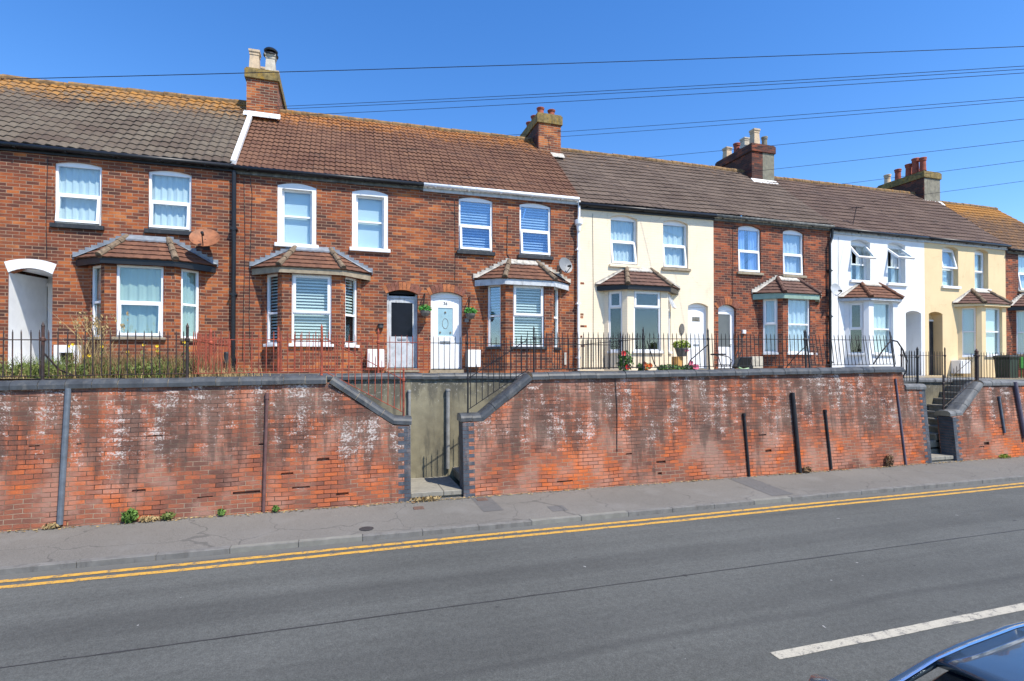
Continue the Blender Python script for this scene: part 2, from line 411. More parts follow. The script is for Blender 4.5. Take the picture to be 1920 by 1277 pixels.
def asphalt(name, c, tint, streaks=True):
    m, t, b = nodes(name)
    P = pos(t)
    big = noise(t, P, 0.35, 4, 0.6)
    o = ramp(t, big, [(0.3, tuple(x * 0.86 for x in c)), (0.7, tuple(x * 1.1 for x in c))])
    gr = noise(t, P, 75, 3, 0.8)
    o = mix(t, 0.8, o, ramp(t, gr, [(0.3, (0.5, 0.5, 0.5)), (0.72, (1.5, 1.5, 1.5))]), 'MULTIPLY')
    if streaks:
        s = noise(t, P, 1.0, 5, 0.65, (0.12, 2.4, 1))
        o = mix(t, 0.55, o, ramp(t, s, [(0.3, (0.72, 0.72, 0.72)), (0.7, (1.25, 1.25, 1.24))]), 'MULTIPLY')
        co = noise(t, P, 19, 3, 0.7)
        o = mix(t, 0.5, o, ramp(t, co, [(0.3, (0.7, 0.7, 0.7)), (0.7, (1.28, 1.28, 1.28))]), 'MULTIPLY')
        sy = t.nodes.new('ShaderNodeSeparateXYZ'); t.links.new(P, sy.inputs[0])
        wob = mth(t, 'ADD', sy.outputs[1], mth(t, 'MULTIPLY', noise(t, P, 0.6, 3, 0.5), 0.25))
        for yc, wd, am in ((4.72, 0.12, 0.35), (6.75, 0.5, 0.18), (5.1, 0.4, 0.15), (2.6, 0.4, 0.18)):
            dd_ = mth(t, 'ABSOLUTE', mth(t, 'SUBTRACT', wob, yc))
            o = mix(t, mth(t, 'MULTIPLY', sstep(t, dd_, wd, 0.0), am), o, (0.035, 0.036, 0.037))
        gut = mth(t, 'MULTIPLY', sstep(t, wob, 8.38, 8.5), 0.55)
        o = mix(t, gut, o, (0.15, 0.145, 0.135))
        mk = noise(t, P, 1.1, 5, 0.7, (0.5, 1, 1))
        o = mix(t, mth(t, 'MULTIPLY', sstep(t, mk, 0.6, 0.75), 0.35), o, (0.17, 0.168, 0.16))
        sp = noise(t, P, 5, 3, 0.5, (0.7, 1, 1))
        o = mix(t, mth(t, 'MULTIPLY', sstep(t, sp, 0.735, 0.76), 0.6), o, (0.025, 0.025, 0.027))
        sp2 = noise(t, P, 8, 2, 0.5)
        o = mix(t, mth(t, 'MULTIPLY', sstep(t, sp2, 0.775, 0.79), 0.7), o, (0.4, 0.4, 0.4))
    else:
        s = noise(t, P, 1.2, 6, 0.7)
        o = mix(t, mth(t, 'MULTIPLY', sstep(t, s, 0.5, 0.72), 0.5), o, tint)
        s2 = noise(t, P, 2.6, 6, 0.75)
        o = mix(t, mth(t, 'MULTIPLY', sstep(t, s2, 0.56, 0.72), 0.35), o, tuple(x * 0.6 for x in c))
        ck = t.nodes.new('ShaderNodeTexVoronoi'); ck.feature = 'DISTANCE_TO_EDGE'; ck.inputs['Scale'].default_value = 0.55
        wv = t.nodes.new('ShaderNodeTexNoise'); wv.inputs['Scale'].default_value = 3.0
        t.links.new(P, wv.inputs['Vector'])
        va = t.nodes.new('ShaderNodeVectorMath'); va.operation = 'MULTIPLY_ADD'
        t.links.new(wv.outputs['Color'], va.inputs[0]); va.inputs[1].default_value = (0.5, 0.5, 0); t.links.new(P, va.inputs[2])
        t.links.new(va.outputs[0], ck.inputs['Vector'])
        o = mix(t, mth(t, 'MULTIPLY', sstep(t, ck.outputs['Distance'], 0.008, 0.002), 0.45), o, (0.05, 0.05, 0.05))
    t.links.new(o, b.inputs['Base Color'])
    b.inputs['Roughness'].default_value = 0.85
    b.inputs['Specular IOR Level'].default_value = 0.25
    bump(t, b, gr, 0.5, 0.006)
    return m
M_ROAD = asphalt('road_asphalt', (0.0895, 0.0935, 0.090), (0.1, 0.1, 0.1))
M_PAVE = asphalt('pavement_asphalt', (0.155, 0.147, 0.134), (0.19, 0.185, 0.175), False)
M_PATCH = asphalt('pavement_patch', (0.115, 0.113, 0.112), (0.14, 0.135, 0.13), False)
M_KERB = plain('kerb_stone', (0.15, 0.146, 0.138), 0.9, 0.2, 6, dirt=(0.11, 0.105, 0.1))
M_KERBL = plain('pale_kerb_stone', (0.19, 0.186, 0.165), 0.9, 0.15, 6)
M_DKGREY = plain('dark_road_line', (0.033, 0.034, 0.036), 0.6, 0.3, 8)
M_FAR = plain('far_ground', (0.11, 0.12, 0.1), 0.95, 0.3, 0.05)
M_EARTH = plain('dry_garden_earth', (0.2, 0.16, 0.1), 0.95, 0.3, 5)
def paintmark(name, c, wear=0.66):
    m, t, b = nodes(name)
    P = pos(t)
    n1 = noise(t, P, 9, 6, 0.8)
    n2 = noise(t, P, 60, 3, 0.8)
    o = mix(t, 0.6, c, ramp(t, n2, [(0.3, (0.6, 0.6, 0.6)), (0.7, (1.3, 1.3, 1.3))]), 'MULTIPLY')
    k = mth(t, 'ADD', mth(t, 'MULTIPLY', n1, 0.65), mth(t, 'MULTIPLY', n2, 0.35))
    o = mix(t, mth(t, 'MULTIPLY', sstep(t, k, wear - 0.06, wear), 0.85), o, (0.1, 0.1, 0.1))
    t.links.new(o, b.inputs['Base Color']); b.inputs['Roughness'].default_value = 0.8
    return m
M_YELL = paintmark('yellow_line_paint', (0.54, 0.30, 0.045), 0.57)
M_WLINE = paintmark('white_line_paint', (0.40, 0.375, 0.31), 0.58)
def rear_render(name):
    m, t, b = nodes(name)
    P = pos(t)
    f = noise(t, P, 2.2, 6, 0.65)
    o = ramp(t, f, [(0.3, (0.15, 0.133, 0.09)), (0.7, (0.27, 0.245, 0.165))])
    sep = t.nodes.new('ShaderNodeSeparateXYZ'); t.links.new(P, sep.inputs[0])
    top = sstep(t, sep.outputs[2], -1.2, -0.3)
    st = noise(t, P, 1.0, 5, 0.65, (3.2, 3.2, 0.7))
    o = mix(t, mth(t, 'MULTIPLY', sstep(t, mth(t, 'ADD', st, mth(t, 'MULTIPLY', top, 0.2)), 0.5, 0.68), 0.8), o, (0.08, 0.075, 0.06))
    fl = noise(t, P, 13, 6, 0.75)
    o = mix(t, mth(t, 'MULTIPLY', sstep(t, mth(t, 'ADD', fl, mth(t, 'MULTIPLY', top, 0.12)), 0.66, 0.74), 0.6), o, (0.42, 0.4, 0.35))
    t.links.new(o, b.inputs['Base Color']); b.inputs['Roughness'].default_value = 0.92
    bump(t, b, fl, 0.4, 0.008)
    return m
M_REARW = rear_render('stained_cement_render')

# ------------------------------------------------------------------ mesh builder
WL = {}
class MB:
    def __init__(s):
        s.v = []; s.f = []; s.m = []; s.uv = []
    def face(s, pts, mat=0, uv=None):
        i = len(s.v); s.v += [tuple(p) for p in pts]
        s.f.append(tuple(range(i, i + len(pts)))); s.m.append(mat); s.uv.append(uv)
    def hexa(s, p, mat=0):       # p: 8 corners, bottom ring then top ring
        i = len(s.v); s.v += [tuple(q) for q in p]
        for q in ((0, 3, 2, 1), (4, 5, 6, 7), (0, 1, 5, 4), (1, 2, 6, 5), (2, 3, 7, 6), (3, 0, 4, 7)):
            s.f.append(tuple(i + k for k in q)); s.m.append(mat); s.uv.append(None)
    def box(s, x0, x1, y0, y1, z0, z1, mat=0):
        s.hexa([(x0, y0, z0), (x1, y0, z0), (x1, y1, z0), (x0, y1, z0), (x0, y0, z1), (x1, y0, z1), (x1, y1, z1), (x0, y1, z1)], mat)
    def boxM(s, M, u0, u1, w0, w1, d0, d1, mat=0):
        s.hexa([M(u0, w0, d0), M(u1, w0, d0), M(u1, w0, d1), M(u0, w0, d1), M(u0, w1, d0), M(u1, w1, d0), M(u1, w1, d1), M(u0, w1, d1)], mat)
    def tube(s, path, r, n=8, mat=0, caps=True):
        path = [Vector(p) for p in path]
        rs = r if isinstance(r, (list, tuple)) else [r] * len(path)
        base = len(s.v); ref = Vector((0.13, 0.2, 1)).normalized()
        for k, p in enumerate(path):
            a = path[max(0, k - 1)]; b = path[min(len(path) - 1, k + 1)]
            tg = (b - a).normalized()
            x = tg.cross(ref)
            if x.length < 1e-3: x = tg.cross(Vector((1, 0, 0)))
            x.normalize(); y = tg.cross(x)
            for j in range(n):
                q = 2 * math.pi * j / n
                s.v.append(tuple(p + (x * math.cos(q) + y * math.sin(q)) * rs[k]))
        for k in range(len(path) - 1):
            for j in range(n):
                j2 = (j + 1) % n
                s.f.append((base + k * n + j, base + k * n + j2, base + (k + 1) * n + j2, base + (k + 1) * n + j)); s.m.append(mat); s.uv.append(None)
        if caps:
            s.f.append(tuple(base + j for j in range(n))[::-1]); s.m.append(mat); s.uv.append(None)
            e = base + (len(path) - 1) * n
            s.f.append(tuple(e + j for j in range(n))); s.m.append(mat); s.uv.append(None)
    def lathe(s, prof, c, n=14, mat=0, sq=None):
        base = len(s.v)
        if sq: n = 4
        for r, z in prof:
            for j in range(n):
                q = 2 * math.pi * (j + (0.5 if sq else 0)) / n
                s.v.append((c[0] + r * math.cos(q), c[1] + r * math.sin(q), c[2] + z))
        for k in range(len(prof) - 1):
            for j in range(n):
                j2 = (j + 1) % n
                s.f.append((base + k * n + j, base + k * n + j2, base + (k + 1) * n + j2, base + (k + 1) * n + j)); s.m.append(mat); s.uv.append(None)
        s.f.append(tuple(base + j for j in range(n))[::-1]); s.m.append(mat); s.uv.append(None)
        e = base + (len(prof) - 1) * n
        s.f.append(tuple(e + j for j in range(n))); s.m.append(mat); s.uv.append(None)
    def prism(s, M, poly, d0, d1, mat=0):   # poly in (u,w)
        n = len(poly)
        s.face([M(u, w_, d0) for u, w_ in poly], mat)
        s.face([M(u, w_, d1) for u, w_ in poly][::-1], mat)
        for i in range(n):
            a, b = poly[i], poly[(i + 1) % n]
            s.face([M(a[0], a[1], d0), M(a[0], a[1], d1), M(b[0], b[1], d1), M(b[0], b[1], d0)], mat)
    def panel(s, M, outer, holes=(), reveal=0.15, sides=0.0, mat=0, rmat=0, depths=None):
        loops = [[Vector((u, w_, 0)) for u, w_ in lp] for lp in [outer] + list(holes)]
        flat = [p for lp in loops for p in lp]
        for tri in tessellate_polygon(loops):
            s.face([M(flat[i].x, flat[i].y, 0) for i in tri], mat)
        for hi, lp in enumerate(holes):
            dp = depths[hi] if depths else reveal
            for i in range(len(lp)):
                a, b = lp[i], lp[(i + 1) % len(lp)]
                s.face([M(a[0], a[1], 0), M(a[0], a[1], dp), M(b[0], b[1], dp), M(b[0], b[1], 0)], rmat)
        if sides:
            for i in range(len(outer)):
                a, b = outer[i], outer[(i + 1) % len(outer)]
                s.face([M(a[0], a[1], 0), M(a[0], a[1], sides), M(b[0], b[1], sides), M(b[0], b[1], 0)], mat)
    def build(s, name, mats, parent=None, smooth=False, bevel=0):
        off = WL.get(parent.name, Vector((0, 0, 0))) if parent else Vector((0, 0, 0))
        me = bpy.data.meshes.new(name)
        me.from_pydata([tuple(Vector(p) - off) for p in s.v], [], s.f)
        for m in (mats if isinstance(mats, (list, tuple)) else [mats]): me.materials.append(m)
        me.polygons.foreach_set('material_index', s.m)
        ul = me.uv_layers.new(name='UVMap')
        for p, uv in zip(me.polygons, s.uv):
            if uv is None:
                nrm = p.normal
                if abs(nrm.z) > 0.8: tx, ty = Vector((1, 0, 0)), Vector((0, 1, 0))
                else:
                    tx = Vector((-nrm.y, nrm.x, 0)).normalized(); ty = nrm.cross(tx)
                for li in p.loop_indices:
                    co = me.vertices[me.loops[li].vertex_index].co + off
                    ul.data[li].uv = (co.dot(tx), co.dot(ty))
            else:
                for li, q in zip(p.loop_indices, uv): ul.data[li].uv = q
        if smooth:
            me.polygons.foreach_set('use_smooth', [True] * len(me.polygons))
        o = bpy.data.objects.new(name, me); col.objects.link(o)
        if parent: o.parent = parent
        WL[o.name] = off
        if smooth or bevel:
            bm = bmesh.new(); bm.from_mesh(me)
            bmesh.ops.remove_doubles(bm, verts=bm.verts, dist=1e-5)
            if bevel:
                es = [e for e in bm.edges if len(e.link_faces) == 2 and e.calc_face_angle(0) > 0.9]
                bmesh.ops.bevel(bm, geom=es, offset=bevel, segments=1, affect='EDGES')
            bmesh.ops.recalc_face_normals(bm, faces=bm.faces)
            bm.to_mesh(me); bm.free()
        return o

def tag(o, label=None, cat=None, group=None, kind=None):
    if label: o['label'] = label
    if cat: o['category'] = cat
    if group: o['group'] = group
    if kind: o['kind'] = kind
    return o
def thing(name, loc, label, cat, group=None):
    o = bpy.data.objects.new(name, None); col.objects.link(o)
    o.location = loc; o.empty_display_size = 0.2
    WL[o.name] = Vector(loc)
    return tag(o, label, cat, group)
def arch(u0, u1, w0, w1, rise, n=8):
    if rise <= 0: return [(u0, w0), (u1, w0), (u1, w1), (u0, w1)]
    p = [(u0, w0), (u1, w0)]
    h = (u1 - u0) / 2; c = (u0 + u1) / 2
    rad = (h * h + rise * rise) / (2 * rise)
    a0 = math.asin(h / rad)
    for i in range(n + 1):
        a = a0 - 2 * a0 * i / n
        p.append((c + rad * math.sin(a), w1 - rad + rad * math.cos(a)))
    return p
def lerp(a, b, t): return tuple(x + (y - x) * t for x, y in zip(a, b))

D = 14.07
BX = [-11.53, -7.03, -2.57, 1.94, 6.41, 11.03, 15.76, 20.18, 24.55, 29.05]   # party lines
ZB = -0.35
def MF(u, w_, d): return (u, D + d, w_)

# ------------------------------------------------------------------ windows
def wave_cloth(M, u0, u1, w0, w1, d, amp, waves, n=48):
    mb = MB(); ph = random.random() * 6
    pr = []
    for i in range(n + 1):
        q = i / n
        pr.append((u0 + (u1 - u0) * q, d + amp * (math.sin(q * waves * 6.28 + ph) + 0.5 * math.sin(q * waves * 2.3 * 6.28 + ph * 2))))
    for i in range(n):
        a, b = pr[i], pr[i + 1]
        mb.face([M(a[0], w0, a[1]), M(b[0], w0, b[1]), M(b[0], w1, b[1]), M(a[0], w1, a[1])])
    return mb
def window(house, M, u0, u1, w0, w1, rise=0.07, trans=0.5, opening='lower', ang=0.0, inside='net', rec=0.08, fw=0.05,
           sill=None, sdrop=0.06, sout=0.07, fm=None, gm=None, mat_in=None, sillover=0.06, sash=0.058, label=None, boxed=0.0):
    fm = fm or M_UPVC; gm = gm or M_GLASS
    mb = MB()
    wt = w1 - rise
    d0, d1 = rec, rec + 0.065
    x0, x1, z0, z1 = u0, u1, w0, wt
    if boxed:                        # painted timber box lining the reveal
        mb.boxM(M, u0, u0 + boxed, w0, w1 - rise * 0.3, 0.01, d1); mb.boxM(M, u1 - boxed, u1, w0, w1 - rise * 0.3, 0.01, d1)
        mb.boxM(M, u0 + boxed, u1 - boxed, wt - boxed * 0.7, wt + 0.0, 0.01, d1)
        x0, x1, z1 = u0 + boxed, u1 - boxed, wt - boxed * 0.7
    mb.boxM(M, x0, x0 + fw, z0, z1, d0, d1); mb.boxM(M, x1 - fw, x1, z0, z1, d0, d1)
    mb.boxM(M, x0 + fw, x1 - fw, z0, z0 + fw, d0, d1); mb.boxM(M, x0 + fw, x1 - fw, z1 - fw, z1, d0, d1)
    zt = z0 + (z1 - z0) * trans
    mb.boxM(M, x0 + fw, x1 - fw, zt - fw * 0.5, zt + fw * 0.5, d0 + 0.002, d1)
    if rise > 0:
        a = [p for p in arch(u0, u1, w0, w1, rise)[2:]]
        mb.prism(M, [(u0, wt), (u1, wt)] + a[1:-1] if boxed else a + [], 0.012 if boxed else d0 + 0.004, d1)
    wn = mb.build('window', fm, house)
    if label: wn['label'] = label
    lo = (x0 + fw, x1 - fw, z0 + fw, zt - fw * 0.5)
    up = (x0 + fw, x1 - fw, zt + fw * 0.5, z1 - fw)
    for nm, (a, b, c_, e) in (('lower', lo), ('upper', up)):
        g = MB(); s = MB()
        if nm == opening:
            hz_, hd = e + 0.02, d0 - 0.012
            ca, sa = math.cos(ang), math.sin(-ang)
            def M2(u, w_, d, hz_=hz_, hd=hd, ca=ca, sa=sa):
                dw, dd = w_ - hz_, d - hd
                return M(u, hz_ + dw * ca - dd * sa, hd + dw * sa + dd * ca)
            A, B, C, E = a - 0.018, b + 0.018, c_ - 0.018, e + 0.018
            q0, q1 = d0 - 0.02, d0 + 0.04
            s.boxM(M2, A, A + sash, C, E, q0, q1); s.boxM(M2, B - sash, B, C, E, q0, q1)
            s.boxM(M2, A + sash, B - sash, C, C + sash, q0, q1); s.boxM(M2, A + sash, B - sash, E - sash, E, q0, q1)
            s.build('sash', fm, wn)
            g.boxM(M2, A + sash, B - sash, C + sash, E - sash, d0 + 0.008, d0 + 0.014)
        else:
            g.boxM(M, a, b, c_, e, d0 + 0.03, d0 + 0.036)
        g.build('pane', gm, wn)
    di = d1 + 0.035
    if inside in ('net', 'curtain'):
        wave_cloth(M, x0, x1, z0, z1, di, random.uniform(0.012, 0.022), random.uniform(3.5, 8.0)).build('curtain', mat_in or M_NET, wn, smooth=True)
    elif inside == 'split':
        k = (x1 - x0) * 0.4
        wave_cloth(M, x0, x0 + k, z0, z1, di, 0.02, 3, 24).build('curtain', mat_in or M_NET, wn, smooth=True)
        wave_cloth(M, x1 - k, x1, z0, z1, di, 0.02, 3, 24).build('curtain', mat_in or M_NET, wn, smooth=True)
    elif inside == 'shade':
        q = MB(); q.boxM(M, x0, x1, z0, z1, di, di + 0.004); q.build('roller_blind', mat_in or M_SHADE, wn)
    elif inside and inside.startswith('blind'):
        q = MB(); z = z0 if inside == 'blind' else z0 + (z1 - z0) * 0.45
        while z < z1:
            q.hexa([M(x0, z, di), M(x1, z, di), M(x1, z + 0.036, di + 0.02), M(x0, z + 0.036, di + 0.02),
                    M(x0, z + 0.003, di), M(x1, z + 0.003, di), M(x1, z + 0.039, di + 0.02), M(x0, z + 0.039, di + 0.02)])
            z += 0.074
        q.build('venetian_blind', mat_in or M_BLIND, wn)
    if sill:
        q = MB(); q.boxM(M, u0 - sillover, u1 + sillover, w0 - sdrop, w0, -sout, d0 + 0.02)
        q.build('sill', sill, wn, bevel=0.008)
    return wn

# ------------------------------------------------------------------ roofs
def roof(house, x0, x1, ze, zr, mat, Ye=D - 0.10, Yr=17.0, amp=0.014, per=0.30, name='roof', courses=NC):
    mb = MB(); step = per / 8
    nx = max(2, int(round((x1 - x0) / step)))
    rows = []
    for c in range(courses):
        for e in (0, 1):
            fr = (c + e * 1.06) / courses
            lift = 0.028 if e == 0 else 0.004
            row = []
            for i in range(nx + 1):
                x = x0 + (x1 - x0) * i / nx
                q = i / nx
                zE = ze[0] + (ze[1] - ze[0]) * q; zR = zr[0] + (zr[1] - zr[0]) * q
                sl = math.hypot(zR - zE, Yr - Ye)
                ny, nz = -(zR - zE) / sl, (Yr - Ye) / sl
                ph = (x / per) % 1.0
                wv = amp * (math.sin(ph * 6.283) + 0.25 * math.sin(ph * 12.566 + 0.6))
                l = lift + wv + 0.004 * math.sin(c * 12.9 + math.floor(x / per) * 78.2)
                # old roofs sag a little between trusses
                l += 0.012 * math.sin(x * 1.7 + c * 0.4)
                row.append((x, Ye + (Yr - Ye) * fr + ny * l, zE + (zR - zE) * fr + nz * l))
            rows.append(row)
        lo, hi = rows[-2], rows[-1]
        for i in range(nx):
            a, b = lo[i], lo[i + 1]
            mb.face([a, b, hi[i + 1], hi[i]], 0, [(a[0], c), (b[0], c), (b[0], c + 0.98), (a[0], c + 0.98)])
            da = (a[0], a[1] + 0.018, a[2] - 0.021); db = (b[0], b[1] + 0.018, b[2] - 0.021)
            mb.face([da, db, b, a], 0, [(a[0], c), (b[0], c), (b[0], c + 0.05), (a[0], c + 0.05)])
    # rear slope
    mb.face([(x0, Yr, zr[0]), (x1, Yr, zr[1]), (x1, 2 * Yr - Ye, ze[1]), (x0, 2 * Yr - Ye, ze[0])], 0)
    o = mb.build(name, mat, house)
    r = MB(); x = x0
    while x < x1 - 0.05:
        e = min(x + 0.44, x1)
        z = lambda q: zr[0] + (zr[1] - zr[0]) * (q - x0) / (x1 - x0)
        jz = random.uniform(-0.008, 0.008)
        r.tube([(x, Yr, z(x) - 0.02 + jz), (e - 0.008, Yr, z(e) - 0.02 + jz)], [0.105, 0.097], 10)
        x = e
    r.build('ridge_tiles', M_RIDGE, o)
    return o

def eaves(house, x0, x1, z0, z1, gm, fm, fh=0.15):
    g = MB()
    g.tube([(x0, D - 0.135, z0), (x1, D - 0.135, z1)], 0.052, 10)
    x = x0 + 0.3
    while x < x1:
        q = z0 + (z1 - z0) * (x - x0) / (x1 - x0)
        g.box(x - 0.018, x + 0.018, D - 0.17, D - 0.03, q - 0.058, q - 0.02); x += 0.9
    g.build('gutter', gm, house, smooth=True)
    f = MB()
    f.hexa([(x0, D - 0.05, z0 - fh), (x1, D - 0.05, z1 - fh), (x1, D - 0.002, z1 - fh), (x0, D - 0.002, z0 - fh),
            (x0, D - 0.05, z0 + 0.06), (x1, D - 0.05, z1 + 0.06), (x1, D - 0.002, z1 + 0.06), (x0, D - 0.002, z0 + 0.06)])
    f.build('fascia', fm, house)

def pot(kind, c, mat, parent, h=0.5, r=0.13):
    mb = MB()
    if kind == 'square':
        k = 1.25
        mb.lathe([(r * k * 1.05, 0), (r * k * 0.88, h * 0.72), (r * k * 0.88, h * 0.74), (r * k * 0.98, h * 0.76), (r * k * 0.98, h * 0.82), (r * k * 0.9, h * 0.84), (r * k * 1.1, h * 0.9), (r * k * 1.1, h), (r * k * 0.7, h), (r * k * 0.7, h * 0.8)], c, sq=True, mat=0)
        mb.prism(lambda u, w_, d: (c[0] + u, c[1] - r * 0.66 + d + w_ * 0.03, c[2] + w_), arch(-r * 0.4, r * 0.4, h * 0.12, h * 0.6, r * 0.35), -0.012, 0.02)
    else:
        mb.lathe([(r * 1.05, 0), (r * 0.95, h * 0.1), (r * 0.86, h * 0.7), (r * 0.86, h * 0.74), (r * 1.02, h * 0.78), (r * 1.02, h * 0.84), (r * 0.95, h * 0.86), (r * 1.12, h * 0.92), (r * 1.12, h), (r * 0.75, h), (r * 0.7, h * 0.7)], c, 14)
    return mb.build('chimney_pot', mat, parent, smooth=(kind != 'square'))
def chimney(house, x0, x1, y0, y1, zb, zt, mats, cap, pots, flash, capover=0.05, caph=0.3, split=None):
    mb = MB()
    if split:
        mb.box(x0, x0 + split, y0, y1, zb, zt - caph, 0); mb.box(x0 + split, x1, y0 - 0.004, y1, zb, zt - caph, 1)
    else: mb.box(x0, x1, y0, y1, zb, zt - caph, 0)
    ch = mb.build('chimney', mats, house)
    c = MB()
    c.box(x0 - capover, x1 + capover, y0 - capover, y1 + capover, zt - caph, zt - 0.05)
    c.box(x0 - capover * 0.4, x1 + capover * 0.4, y0 - capover * 0.4, y1 + capover * 0.4, zt - 0.05, zt)
    c.build('chimney_cap', cap, ch, bevel=0.01)
    for kind, fx, fy, mat, h, r in pots:
        pot(kind, (x0 + (x1 - x0) * fx, y0 + (y1 - y0) * fy, zt - 0.01), mat, ch, h, r)
    if flash:
        f = MB()
        zf = zb
        f.hexa([(x0 - 0.06, y0 - 0.16, zf + 0.5), (x1 + 0.08, y0 - 0.16, zf + 0.5), (x1 + 0.08, y0 + 0.01, zf + 0.58), (x0 - 0.06, y0 + 0.01, zf + 0.58),
                (x0 - 0.06, y0 - 0.16, zf + 0.52), (x1 + 0.08, y0 - 0.16, zf + 0.52), (x1 + 0.08, y0 - 0.006, zf + 0.70), (x0 - 0.06, y0 - 0.006, zf + 0.70)])
        f.build('flashing', flash, ch)
    return ch

# ------------------------------------------------------------------ bay windows
def bay(house, xc, wm, tm, fas, sillm, win, hip=None, flash=None, step=True, z0=-0.35, zs=0.6, zw=2.25, d=0.5, hw=0.66, out=1.15, soff=None, peb=None, fh=0.12, zsd=0.0):
    hip = hip or M_HIP; flash = flash or M_LEAD
    zE, zT = 2.37, 2.95
    yF = D - d
    L = math.hypot(out - hw, d)
    t = ((out - hw) / L, d / L)
    def Mf(u, w_, dd): return (xc + u, yF + dd, w_)
    def Ml(u, w_, dd):           # left splay, u from the wall (0) to the front corner (L)
        return (xc - out + u * t[0] + dd * t[1], D - u * t[1] + dd * t[0], w_)
    def Mr(u, w_, dd):           # right splay, u from the front corner to the wall
        return (xc + hw + u * t[0] - dd * t[1], yF + u * t[1] + dd * t[0], w_)
    wl = MB()
    fwid = 0.445
    wl.panel(Mf, [(-hw, z0), (hw, z0), (hw, zE), (-hw, zE)], [arch(-fwid, fwid, zs, zw, 0)], 0.2)
    sl0, sl1 = 0.13, L - 0.15
    wl.panel(Ml, [(0, z0), (L, z0), (L, zE), (0, zE)], [arch(sl0, sl1, zs, zw, 0)], 0.2)
    wl.panel(Mr, [(0, z0), (L, z0), (L, zE), (0, zE)], [arch(L - sl1, L - sl0, zs, zw, 0)], 0.2)
    wl.build('bay_wall', wm, house)
    kw = dict(rise=0.0, sill=sillm, sdrop=0.07, sout=0.06)
    kw.update(win.get('all', {}))
    a = dict(kw); a.update(win.get('front', {})); window(house, Mf, -fwid, fwid, zs, zw, **a)
    a = dict(kw); a.update(win.get('left', {})); a['sillover'] = 0.02; window(house, Ml, sl0, sl1, zs, zw, **a)
    a = dict(kw); a.update(win.get('right', {})); a['sillover'] = 0.02; window(house, Mr, L - sl1, L - sl0, zs, zw, **a)
    # dark room behind
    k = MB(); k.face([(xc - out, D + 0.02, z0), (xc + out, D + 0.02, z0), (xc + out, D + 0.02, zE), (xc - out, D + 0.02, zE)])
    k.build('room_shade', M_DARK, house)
    # roof
    TL, TR = (xc - 0.4, D - 0.005, zT), (xc + 0.4, D - 0.005, zT)
    EL, ER = (xc - hw - 0.06, yF - 0.14, zE), (xc + hw + 0.06, yF - 0.14, zE)
    KL, KR = (xc - 1.43, D - 0.005, zE + 0.04), (xc + 1.43, D - 0.005, zE + 0.04)
    mb = MB(); n = 5
    for (A, B, C, Dd) in ((EL, ER, TR, TL), (KL, EL, TL, TL), (ER, KR, TR, TR)):
        nrm = (Vector(B) - Vector(A)).cross(Vector(Dd) - Vector(A)).normalized()
        ln = (Vector(B) - Vector(A)).length
        for i in range(n):
            p0 = Vector(lerp(A, Dd, i / n)) + nrm * 0.03; p1 = Vector(lerp(B, C, i / n)) + nrm * 0.03
            q0 = Vector(lerp(A, Dd, (i + 1.08) / n if i < n - 1 else 1)) + nrm * 0.004; q1 = Vector(lerp(B, C, (i + 1.08) / n if i < n - 1 else 1)) + nrm * 0.004
            m = max(1, int(ln / 0.08))
            for j in range(m):
                s0, s1 = j / m, (j + 1) / m
                wv = [0.006 * math.sin(j * 2.4 + i * 9.1), 0.006 * math.sin((j + 1) * 2.4 + i * 9.1)]
                a_ = Vector(lerp(p0, p1, s0)) + nrm * wv[0]; b_ = Vector(lerp(p0, p1, s1)) + nrm * wv[1]
                c_ = Vector(lerp(q0, q1, s1)); e_ = Vector(lerp(q0, q1, s0))
                mb.face([a_, b_, c_, e_], 0, [(ln * s0, i), (ln * s1, i), (ln * s1, i + 0.98), (ln * s0, i + 0.98)])
                mb.face([a_ - nrm * 0.03, b_ - nrm * 0.03, b_, a_], 0, [(ln * s0, i), (ln * s1, i), (ln * s1, i + .05), (ln * s0, i + .05)])
    br = mb.build('bay_roof', tm, house)
    for E_, T_ in ((EL, TL), (ER, TR)):
        h = MB(); n2 = 3
        for i in range(n2):
            p = Vector(lerp(E_, T_, i / n2)) + Vector((0, -0.005, 0.035)); q = Vector(lerp(E_, T_, (i + 0.97) / n2)) + Vector((0, 0, 0.035))
            h.tube([p, q], [0.075, 0.062], 10)
        h.build('hip_tiles', hip, br, smooth=False)
    for K_, T_, sg in ((KL, TL, 1), (KR, TR, -1)):
        f = MB(); ns = 9
        lo = []
        for i in range(ns):
            p = lerp(K_, T_, i / ns); q = lerp(K_, T_, (i + 1) / ns)
            top = (q[2] if step else p[2]) + 0.075
            f.prism(lambda u, w_, dd: (u, D - 0.02 - dd, w_), [(p[0], p[2] - 0.02), (q[0], q[2] - 0.02), (q[0], q[2] + 0.085), (p[0], (q[2] if step else p[2]) + 0.085)], -0.012, 0.012)
        # apron lying on the tiles
        nrm = (Vector(EL) - Vector(KL)).cross(Vector(TL) - Vector(KL)).normalized() if sg > 0 else (Vector(KR) - Vector(ER)).cross(Vector(TR) - Vector(ER)).normalized()
        E_ = EL if sg > 0 else ER
        a_ = Vector(K_) + nrm * 0.045; b_ = Vector(lerp(K_, E_, 0.16)) + nrm * 0.045
        c_ = Vector(T_) + nrm * 0.03
        f.face([a_, b_, c_] if sg > 0 else [b_, a_, c_])
        f.build('flashing', flash, br)
    f = MB(); f.hexa([(TL[0] - 0.05, D - 0.14, zT - 0.09), (TR[0] + 0.05, D - 0.14, zT - 0.09), (TR[0] + 0.05, D - 0.003, zT - 0.03), (TL[0] - 0.05, D - 0.003, zT - 0.03),
                     (TL[0] - 0.05, D - 0.145, zT - 0.055), (TR[0] + 0.05, D - 0.145, zT - 0.055), (TR[0] + 0.05, D - 0.02, zT + 0.07), (TL[0] - 0.05, D - 0.02, zT + 0.07)])
